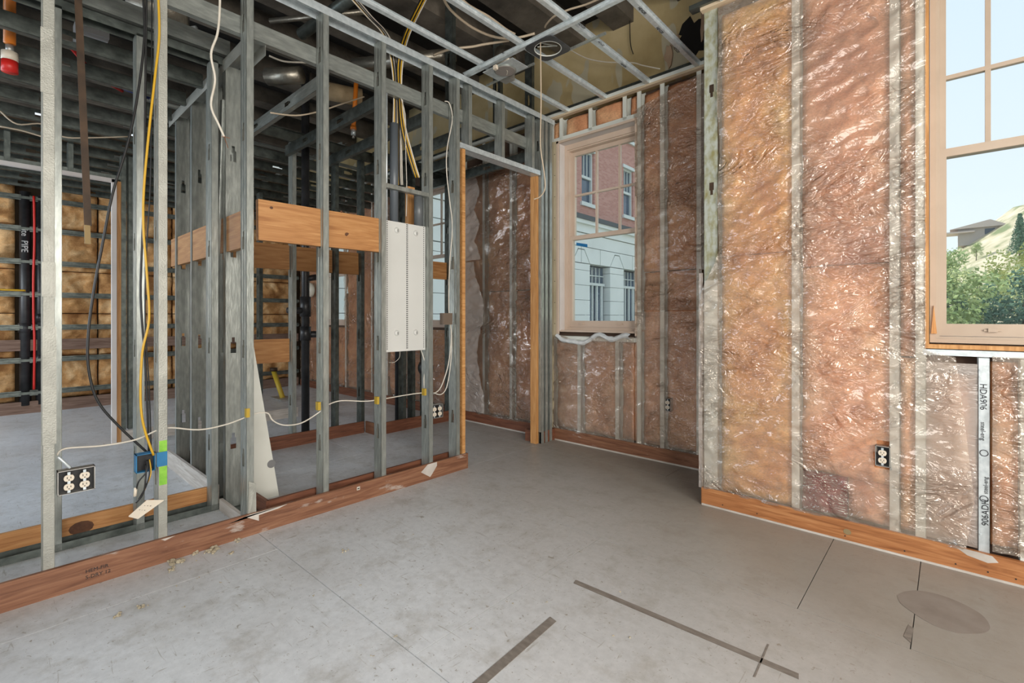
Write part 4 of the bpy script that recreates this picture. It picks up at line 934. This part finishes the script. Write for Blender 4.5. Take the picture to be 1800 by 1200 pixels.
# black drain stack behind the inner wall
st = tag(empty('drain_stack', (-4.80, 2.19, 0)), 'black drain stack with side tees standing behind the inner partition', 'pipe')
MB().tube([(-4.80,2.185,.02),(-4.80,2.185,3.7)], .038, 16).build('stack_pipe', castiron, st, True)
MB().tube([(-4.80,2.185,1.22),(-4.80,2.185,1.42)], .052, 16).build('tee_fitting', castiron, st, True); MB().tube([(-4.80,2.185,1.28),(-4.78,2.00,1.28)], .03, 12).build('branch_pipe', castiron, st, True)
MB().tube([(-4.80,2.185,.98),(-4.80,2.185,1.12)], .052, 16).build('tee_fitting', castiron, st, True); MB().tube([(-4.80,2.185,1.04),(-4.78,2.40,1.04)], .033, 12).build('branch_pipe', castiron, st, True)
MB().tube([(-4.80,2.185,1.60),(-4.76,2.28,1.62)], .03, 12).build('branch_pipe', castiron, st, True)
pt = tag(empty('drain_pipe', (-4.44, 3.2, 0)), 'dark pipe with a round valve low behind the outlet box stud', 'pipe')
MB().tube([(-4.55,3.12,.02),(-4.55,3.12,2.80)], .04, 14).build('pipe_body', castiron, pt, True)
MB().tube([(-4.30,3.28,.66),(-4.24,3.28,.66)], .085, 16).build('valve_body', castiron, pt, True); MB().tube([(-4.30,3.28,.1),(-4.30,3.28,.9)], .02, 10).build('riser', castiron, pt, True)
gp = tag(empty('gas_pipe', P(497, 702, 'z', 0)), 'yellow gas stub pipe slanting up from the far floor', 'pipe')
a_ = P(497, 702, 'z', 0); b_ = P(481, 652, 'y', a_.y)
MB().tube([a_+Z*.02, b_], .035, 10).build('pipe_body', yellow_pipe, gp, True); MB().tube([b_, b_+Z*.05], .055, 10).build('valve', rust, gp, True)
box('floor_plate', (a_.x-.2, a_.y-.1, 0), (a_.x+.2, a_.y+.1, .03), greybox, gp)
wc = tag(empty('wall_vent', (-8.5, 3.0, 1.5)), 'white oval plastic cap on the far wall behind the black stack', 'vent cover')
q = P(547, 510, 'y', 3.80); MB().tube([(q.x, 3.80, q.z), (q.x, 3.74, q.z)], .13, 16).build('cap_body', white_pl, wc, True)
# leaning drywall offcut
dwo = tag(empty('drywall_offcut', (-3.38, 1.2, 0)), 'tall pale drywall offcut leaning behind the doubled corner stud, with grey round hole', 'drywall offcut')
MB().prism([(-3.38,1.13,.0),(-3.38,1.357,.0),(-3.38,1.165,1.22),(-3.38,1.125,1.22)], -X, .013).build('board', drywall, dwo)
q = P(477, 815, 'x', -3.378); MB().tube([q, q+X*.002], .027, 16).build('grey_hole', simple('grey_hole_fill', [(.2,.2,.2)], 4, .9), dwo)
# ------------------------------------------------------------------ details on the left baseboard
for i, (px, py, s_) in enumerate(((180,978,.04),(430,917,.045),(605,856,.02),(620,855,.02))):
    q = P(px, py, 'x', XA+.019); pts = []; r_ = random.Random(i)
    for k in range(9): a = 2*math.pi*k/9; pts.append((XA+.0192, q.y+s_*math.cos(a)*r_.uniform(.7,1), max(.01, min(.115, q.z+.02*math.sin(a)*r_.uniform(.7,1)))))
    MB().prism(pts, X, .006).build('dried_glue_lump', debris_m, bl).parent = None if False else bl
for i, poly in enumerate(([(400,921),(440,893),(500,880),(505,884),(490,893),(455,905),(455,915),(430,908)], [(740,830),(752,812),(768,809),(768,818),(760,832),(756,838)], [(283,943),(300,938),(308,941),(290,950)])):
    pts = [P(x, y, 'x', XA+.0196) for x, y in poly]; pts = [Vector((XA+.0192, p.y, max(.004, min(.119, p.z)))) for p in pts]
    MB().prism(pts, X, .0012).build('paint_smear', white_wood, bl)
q = P(630, 858, 'x', XA+.0196); box('paper_label', (XA+.0192, q.y-.011, q.z-.011), (XA+.0202, q.y+.011, q.z+.011), simple('paper', [(.6,.57,.5)], 4, .8), bl)
box('label_print', (XA+.0202, q.y-.007, q.z-.005), (XA+.0205, q.y+.007, q.z+.002), ink, bl)
q = P(150, 1020, 'x', XA+.0196)
text('lumber_stamp', 'HEM-FIR', .022, (XA+.0195, q.y, .062), Y, Z, ink, bl); text('lumber_stamp', 'S-DRY 12', .022, (XA+.0195, q.y, .035), Y, Z, ink, bl)
# ------------------------------------------------------------------ marks and crumbs on the floor
def strip(label, pts):
    o = MB().prism([(x, y, .0003) for x, y in pts], Z, .0012).build('adhesive_strip', tape_m); tag(o, label, 'adhesive strip')
p = [P(x, y, 'z', 0) for x, y in ((1012,1019),(1404,1184),(1404,1194),(1008,1025))]; strip('long narrow dark adhesive strip running toward the projecting wall side', [(q.x, q.y) for q in p])
p = [P(x, y, 'z', 0) for x, y in ((967,1084),(978,1092),(852,1204),(826,1204))]; strip('short dark adhesive strip leading to the bottom edge of the photo', [(q.x, q.y) for q in p])
p = [P(x, y, 'z', 0) for x, y in ((1597,1098),(1606,1104),(1601,1130),(1588,1118))]; strip('small torn adhesive scrap near the round stain', [(q.x, q.y) for q in p])
p = [P(x, y, 'z', 0) for x, y in ((1349,1132),(1352,1133),(1328,1190),(1324,1190))]; strip('thin faint scratch mark crossing the long adhesive strip', [(q.x, q.y) for q in p])
pts = [P(x, y, 'z', 0) for x, y in ((1577,1047),(1590,1040),(1615,1038),(1650,1045),(1690,1060),(1725,1080),(1740,1100),(1735,1110),(1715,1114),(1680,1112),(1640,1098),(1605,1077),(1583,1060))]
pts = cr_path([(q.x, q.y, 0) for q in pts+pts[:1]], 5)[:-1]
o = MB().prism([(q.x, q.y, .0003) for q in pts], Z, .0008).build('round_stain', stain_m); tag(o, 'large round brown glue stain on the floor below the tall window', 'stain')
def clump(label, px, py, s_, seed, group=None, n=9):
    q = P(px, py, 'z', 0); r_ = random.Random(seed); b = MB()
    for k in range(n):
        c = Vector((q.x+r_.gauss(0, s_*.6), q.y+r_.gauss(0, s_*.6), 0)); rr_ = s_*r_.uniform(.2, .5)
        pts = []
        for i in range(4):
            for j in range(6):
                th = math.pi*(i+.5)/4; a = 2*math.pi*j/6; k_ = rr_*r_.uniform(.7, 1.2)
                pts.append(c+Vector((k_*math.sin(th)*math.cos(a), k_*math.sin(th)*math.sin(a), max(0, rr_*.5+k_*.7*math.cos(th)))))
        fs = [(i*6+j, (i+1)*6+j, (i+1)*6+(j+1) % 6, i*6+(j+1) % 6) for i in range(3) for j in range(6)]+[tuple(range(6)), tuple(range(23, 17, -1))]
        b.add(pts, fs)
    o = b.build('debris_clump', debris_m); o['kind'] = 'thing'; tag(o, label, 'debris', group); return o
clump('crumbled tan clump, largest of the pile against the left baseboard', 308, 988, .03, 1, n=16)
clump('crumbled tan clump in front of the largest baseboard clump', 298, 1002, .018, 2)
clump('crumbly clump spread long and thin beside the left baseboard', 375, 968, .028, 3, n=14)
clump('grey-tan crumb lump touching the baseboard above the big pile', 340, 971, .022, 4)
clump('crumb clump close under the white-smeared part of the baseboard', 415, 950, .02, 5)
clump('crumb clump between the smeared baseboard and open floor', 408, 971, .014, 6)
clump('isolated fuzzy tan clump on open floor casting a dark shadow, nearest the bottom edge', 205, 1083, .018, 7)
clump('isolated upright tan clump beside the nearest fuzzy clump', 248, 1068, .015, 8)
clump('lone small clump halfway across the floor below the orange boards', 605, 969, .014, 9)
for i, (px, py) in enumerate(((258,1012),(388,1024),(322,1067),(345,985),(430,970),(732,858),(691,874),(725,940),(550,1047),(827,1105),(1078,1118),(1108,1120),(635,1028),(655,1152),(1090,1040),(892,1057),(900,1060),(960,1058),(696,1118),(1015,880),(985,760),(1020,970),(860,985),(310,1030),(350,1015))):
    clump('tiny tan crumb scattered on the scuffed grey floor', px, py, .006, 40+i, 'tiny crumbs on the floor', 4)
# ------------------------------------------------------------------ outside
ground_m = simple('outside_ground', [(.20,.19,.15),(.32,.30,.24)], .3, .95)
gz = -4.2
# ground with a hill rising to the back right
n1, n2 = 50, 60; vs = []; fs = []
for j in range(n2+1):
    y = 4.6+j/n2*235
    for i in range(n1+1):
        x = -110+i/n1*220
        t = max(0, min(1, (y-38)/95)); hh = t*t*(3-2*t)*26*(.55+.45*max(-1, min(1, (x+4)/14)))
        hh += (noise.fractal(Vector((x*.06, y*.06, 3)), 1, 2, 4))*1.6*t
        vs.append((x, y, gz+hh))
for j in range(n2):
    for i in range(n1): k = j*(n1+1)+i; fs.append((k, k+1, k+n1+2, k+n1+1))
hill_m = simple('dry_hillside', [(.38,(.22,.25,.12)),(.5,(.55,.47,.32)),(.7,(.72,.63,.48))], .35, .95, detail=8)
tag(mesh('hillside', vs, fs, hill_m, None, True), kind='structure')
# trees
leaf_mats = [simple('sunlit_foliage', [(.22,.32,.10),(.48,.56,.24)], .8, .8), simple('blue_green_foliage', [(.07,.15,.10),(.16,.27,.17)], .8, .8), simple('yellow_green_foliage', [(.36,.42,.15),(.62,.64,.32)], .8, .8)]
bark = simple('tree_bark', [(.08,.06,.04),(.14,.1,.07)], 3, .9)
def crown_mesh(kind, seed, mat):
    r_ = random.Random(seed); vs = []; fs = []
    def leaf(p, s_):
        a = Vector((r_.gauss(0,1), r_.gauss(0,1), r_.gauss(0,1))).normalized(); b2 = a.orthogonal().normalized()
        k = len(vs); vs.extend([p-a*s_, p+b2*s_*.6, p+a*s_, p-b2*s_*.6]); fs.append((k, k+1, k+2, k+3))
    if kind == 'bushy':
        blobs = [(Vector((r_.gauss(0,1.0), r_.gauss(0,1.0), 2.6+5.6*r_.random())), r_.uniform(.7,1.3)) for _ in range(20)]
        for c, rad in blobs:
            for _ in range(210):
                d = Vector((r_.gauss(0,1), r_.gauss(0,1), r_.gauss(0,1))).normalized(); leaf(c+d*rad*r_.uniform(.55,1.05), r_.uniform(.09,.17))
    else:
        for k in range(46):
            z = 1.2+8*k/46; rad = 2.1*(1-k/49); a0 = r_.random()*6.28
            for m_ in range(7):
                a = a0+m_*6.283/7+r_.gauss(0,.2)
                for t in range(13):
                    q = rad*(t+1)/13; leaf(Vector((q*math.cos(a)+r_.gauss(0,.07), q*math.sin(a)+r_.gauss(0,.07), z-.28*q+r_.gauss(0,.06))), r_.uniform(.1,.19))
    me = bpy.data.meshes.new('crown'); me.from_pydata([tuple(v) for v in vs], [], fs); me.materials.append(mat); me.update(); return me
crowns = {('bushy',0): crown_mesh('bushy',1,leaf_mats[0]), ('bushy',1): crown_mesh('bushy',2,leaf_mats[1]), ('bushy',2): crown_mesh('bushy',3,leaf_mats[2]), ('conifer',1): crown_mesh('conifer',4,leaf_mats[1])}
trunk_me = MB().tube([(0,0,-.6),(.05,0,2.5),(0,.05,6.5)], [.2,.14,.05], 8)
tm = bpy.data.meshes.new('trunk'); tm.from_pydata([tuple(v) for v in trunk_me.v], [], trunk_me.f); tm.materials.append(bark)
def hz(x, y):
    t = max(0, min(1, (y-38)/95)); return gz+t*t*(3-2*t)*26*(.55+.45*max(-1, min(1, (x+4)/14)))
trees = [('bushy',0,1672,38,.95,'green bushy tree seen at the left edge of the tall window view'),('bushy',2,1712,47,.98,'yellow-green sunlit bushy tree below the hillside house'),
 ('bushy',1,1768,30,.58,'dark blue-green bushy tree low in the tall window near the sill'),('bushy',1,1800,40,.98,'blue-green bushy tree at the right border of the tall window view'),
 ('bushy',2,1818,57,1.05,'tall pale yellow-green tree partly cut by the right border'),('conifer',1,1793,90,.62,'small dark conifer on the hill crest against the sky'),
 ('bushy',0,1716,98,.30,'small round bush on the crest beside the house roof'),('bushy',1,1684,30,.50,'dark low bushy tree in front of the green one by the window edge'),
 ('bushy',0,1650,66,1.0,'bushy tree half hidden behind the window frame'),('bushy',0,1770,72,.45,'small bush on the slope to the right of the house'),
 ('bushy',2,1738,36,.50,'short yellowish shrub at the foot of the slope between dark trees')]
for kind, ci, px, y_, s_, lab in trees:
    u = px-900; x_ = (-569.5+.7396*u)/(625.9+.6730*u)*y_
    r = tag(empty('tree', (x_, y_, hz(x_, y_)-.1)), lab, 'tree'); r.scale = (s_, s_, s_); r.rotation_euler.z = random.uniform(0, 6)
    for nm, me in (('crown', crowns[(kind, ci)]), ('trunk', tm)):
        o = bpy.data.objects.new(nm, me); C.objects.link(o); o.parent = r
# house on the hill
u = 1722-900; hy = 110; hx = (-569.5+.7396*u)/(625.9+.6730*u)*hy; hzz = hz(hx, hy)+2.2
hs = tag(empty('hillside_house', (hx, hy, hzz)), 'low grey house with a pitched roof up on the hillside', 'house')
hw_m = simple('house_siding', [(.40,.36,.34)], 3, .8); rf_m = simple('house_roof', [(.52,.44,.40)], 3, .8)
box('wall', (hx-2.6, hy, hzz-2.4), (hx+2.6, hy+4, hzz+.6), hw_m, hs)
MB().prism([(hx-3.6, hy-.6, hzz+.35), (hx+3.4, hy-.6, hzz+.35), (hx+1.2, hy-.6, hzz+1.5)], Y, 5.2).build('roof', rf_m, hs)
box('roof_wing', (hx-4.4, hy-.8, hzz-.35), (hx-.6, hy+3, hzz-.1), rf_m, hs)
box('window', (hx+.6, hy-.03, hzz-.8), (hx+1.8, hy, hzz+.1), simple('dark_pane', [(.05,.07,.1)], 3, .2), hs)
# facade across the court (x = -12, facing +x)
FB = tag(empty('facing_building', (-12.4, 18, gz)), 'building across the court with red brick above and pale stone below', 'building')
def brickmat():
    m, nt, b = newmat('red_brick')
    t = nt.nodes.new('ShaderNodeTexCoord'); sx = nt.nodes.new('ShaderNodeSeparateXYZ'); cb = nt.nodes.new('ShaderNodeCombineXYZ'); br_ = nt.nodes.new('ShaderNodeTexBrick')
    L(nt, t.outputs['Object'], sx.inputs[0]); L(nt, sx.outputs[1], cb.inputs[0]); L(nt, sx.outputs[2], cb.inputs[1]); L(nt, cb.outputs[0], br_.inputs[0])
    br_.inputs['Scale'].default_value = 1; br_.inputs['Brick Width'].default_value = .22; br_.inputs['Row Height'].default_value = .08; br_.inputs['Mortar Size'].default_value = .006
    br_.inputs[1].default_value = (.44,.19,.15,1); br_.inputs[2].default_value = (.54,.27,.22,1); br_.inputs[3].default_value = (.42,.33,.28,1)
    L(nt, br_.outputs[0], b.inputs['Base Color']); b.inputs['Roughness'].default_value = .9; return m
brick_m = brickmat(); stone_m = simple('pale_stone', [(.68,.71,.68),(.78,.81,.78)], .6, .85); darkp = simple('facade_pane', [(.03,.045,.07),(.10,.14,.2)], .6, .12)
slate = simple('dark_moulding', [(.08,.085,.09)], 2, .7); wht = simple('white_trim', [(.62,.66,.64)], 2, .6)
XF = -12.0
def fbox(name, y0, y1, z0, z1, d0, d1, mat, parent=FB): return box(name, (XF+d0, y0, z0), (XF+d1, y1, z1), mat, parent)
# door bays
bays = [(y, y+1.75) for y in (12.25, 15.3, 18.4, 21.45, 24.5, 27.55, 30.6)]
cur = 4.6
fbox('core', 4.6, 36, gz, 15, -1.2, -.6, slate)
courses = [gz]+[-3.6+.55*k for k in range(17)]      # up to 5.2
for y0, y1 in bays+[(34.5, 36)]:
    z = -1.4
    fbox('stone_base', cur, y0, gz, -.01, -.6, .03, stone_m)
    z = 0
    while z < 3.55:
        fbox('stone_block', cur, y0, z+.018, min(z+.66, 3.6), -.6, 0, stone_m); z += .66
    cur = y1
fbox('joint_backing', 4.6, 36, gz, 5.6, -.6, -.03, simple('recessed_joint', [(.18,.20,.19)], 2, .9)) if False else None
for y0, y1 in bays:
    fbox('reveal_back', y0, y1, gz, 3.6, -.6, -.42, slate)
    for k in range(0, 1): fbox('stone_base', y0, y1, gz, -.02, -.6, .03, stone_m)
    # splayed arch stones above the door head, meeting at a keystone joint
    yc = (y0+y1)/2; g = .022
    for s_ in (-1, 1):
        e_ = yc+s_*(y1-y0)/2; m_ = yc+s_*1.525
        MB().prism([(XF, yc+s_*g, 3.64), (XF, e_-s_*.02, 3.64), (XF, e_+s_*.42, 4.25), (XF, m_, 4.25), (XF, m_, 4.34), (XF, yc+s_*g, 4.34)], (-1, 0, 0), .58).build('arch_stone', stone_m, FB)
        MB().prism([(XF, e_+s_*.03, 3.64), (XF, e_+s_*.46, 4.205), (XF, m_, 4.205), (XF, m_, 3.64)], (-1, 0, 0), .58).build('arch_stone', stone_m, FB)
    fbox('door_leaf', y0+.05, yc-.06, 0, 2.7, -.40, -.34, darkp); fbox('door_leaf', yc+.06, y1-.08, 0, 2.7, -.40, -.34, darkp)
    for a, b_ in ((y0, y0+.10), (yc-.26, yc-.18), (yc+.10, yc+.20), (y1-.36, y1-.24)): fbox('door_stile', a, b_, 0, 2.72, -.34, -.26, wht)
    fbox('transom_bar', y0, y1-.1, 2.70, 2.82, -.36, -.24, wht); fbox('transom_pane', y0+.05, y1-.08, 2.82, 3.55, -.40, -.36, darkp)
    for k in range(1, 5): fbox('transom_muntin', y0+.02+k*.32, y0+.05+k*.32, 2.82, 3.55, -.36, -.31, wht)
    fbox('transom_muntin', y0, y1-.1, 3.14, 3.18, -.355, -.30, wht)
    fbox('railing', y0-.15, y1+.15, 1.02, 1.06, .25, .29, slate)
    for k in range(14): fbox('baluster', y0-.12+k*.15, y0-.10+k*.15, .1, 1.03, .26, .28, slate)
fbox('stone_band', 4.6, 36, 4.37, 4.94, -.6, 0, stone_m)
fbox('stone_block', 4.6, 11.55, 3.64, 4.34, -.6, 0, stone_m)
fbox('string_course', 4.6, 36, 4.97, 5.08, -.6, .05, stone_m); fbox('frieze', 4.6, 36, 5.08, 5.35, -.6, .01, stone_m); fbox('cornice', 4.6, 36, 5.35, 5.52, -.6, .14, stone_m)
fbox('cornice_cap', 4.6, 36, 5.52, 5.72, -.6, .20, slate)
uw = [(y, y+1.0) for y in (8.8, 12.0, 14.9, 17.9, 21.6, 25.2, 28.8, 32.4)]
zl = [(6.35, 8.75), (10.2, 12.4)]
cur = 4.6
for y0, y1 in uw: fbox('brick_pier', cur, y0, 5.72, 15, -.6, -.1, brick_m); cur = y1
fbox('brick_pier', cur, 36, 5.72, 15, -.6, -.1, brick_m)
for y0, y1 in uw:
    zz = 5.72
    for z0, z1 in zl+[(15, 15)]:
        fbox('brick_panel', y0, y1, zz, z0, -.6, -.1, brick_m) if z0 > zz else None
        if z1 > z0:
            fbox('window_sill', y0-.12, y1+.12, z0-.16, z0, -.3, .0, wht); fbox('window_lintel', y0-.1, y1+.1, z1-.02, z1+.14, -.3, -.04, wht)
            fbox('window_pane', y0, y1, z0, z1, -.32, -.30, darkp)
            for a, b_ in ((y0, y0+.09), (y1-.09, y1)): fbox('window_stile', a, b_, z0, z1, -.30, -.2, wht)
            for a, b_ in ((z0, z0+.1), ((z0+z1)/2-.06, (z0+z1)/2+.06), (z1-.1, z1)): fbox('window_rail', y0+.09, y1-.09, a, b_, -.30, -.2, wht)
            for k in (1, 2): fbox('window_muntin', y0+.09+k*.27, y0+.12+k*.27, (z0+z1)/2, z1, -.30, -.24, wht)
        zz = z1
fbox('parapet', 4.6, 36, 15, 17, -.8, 0, brick_m)
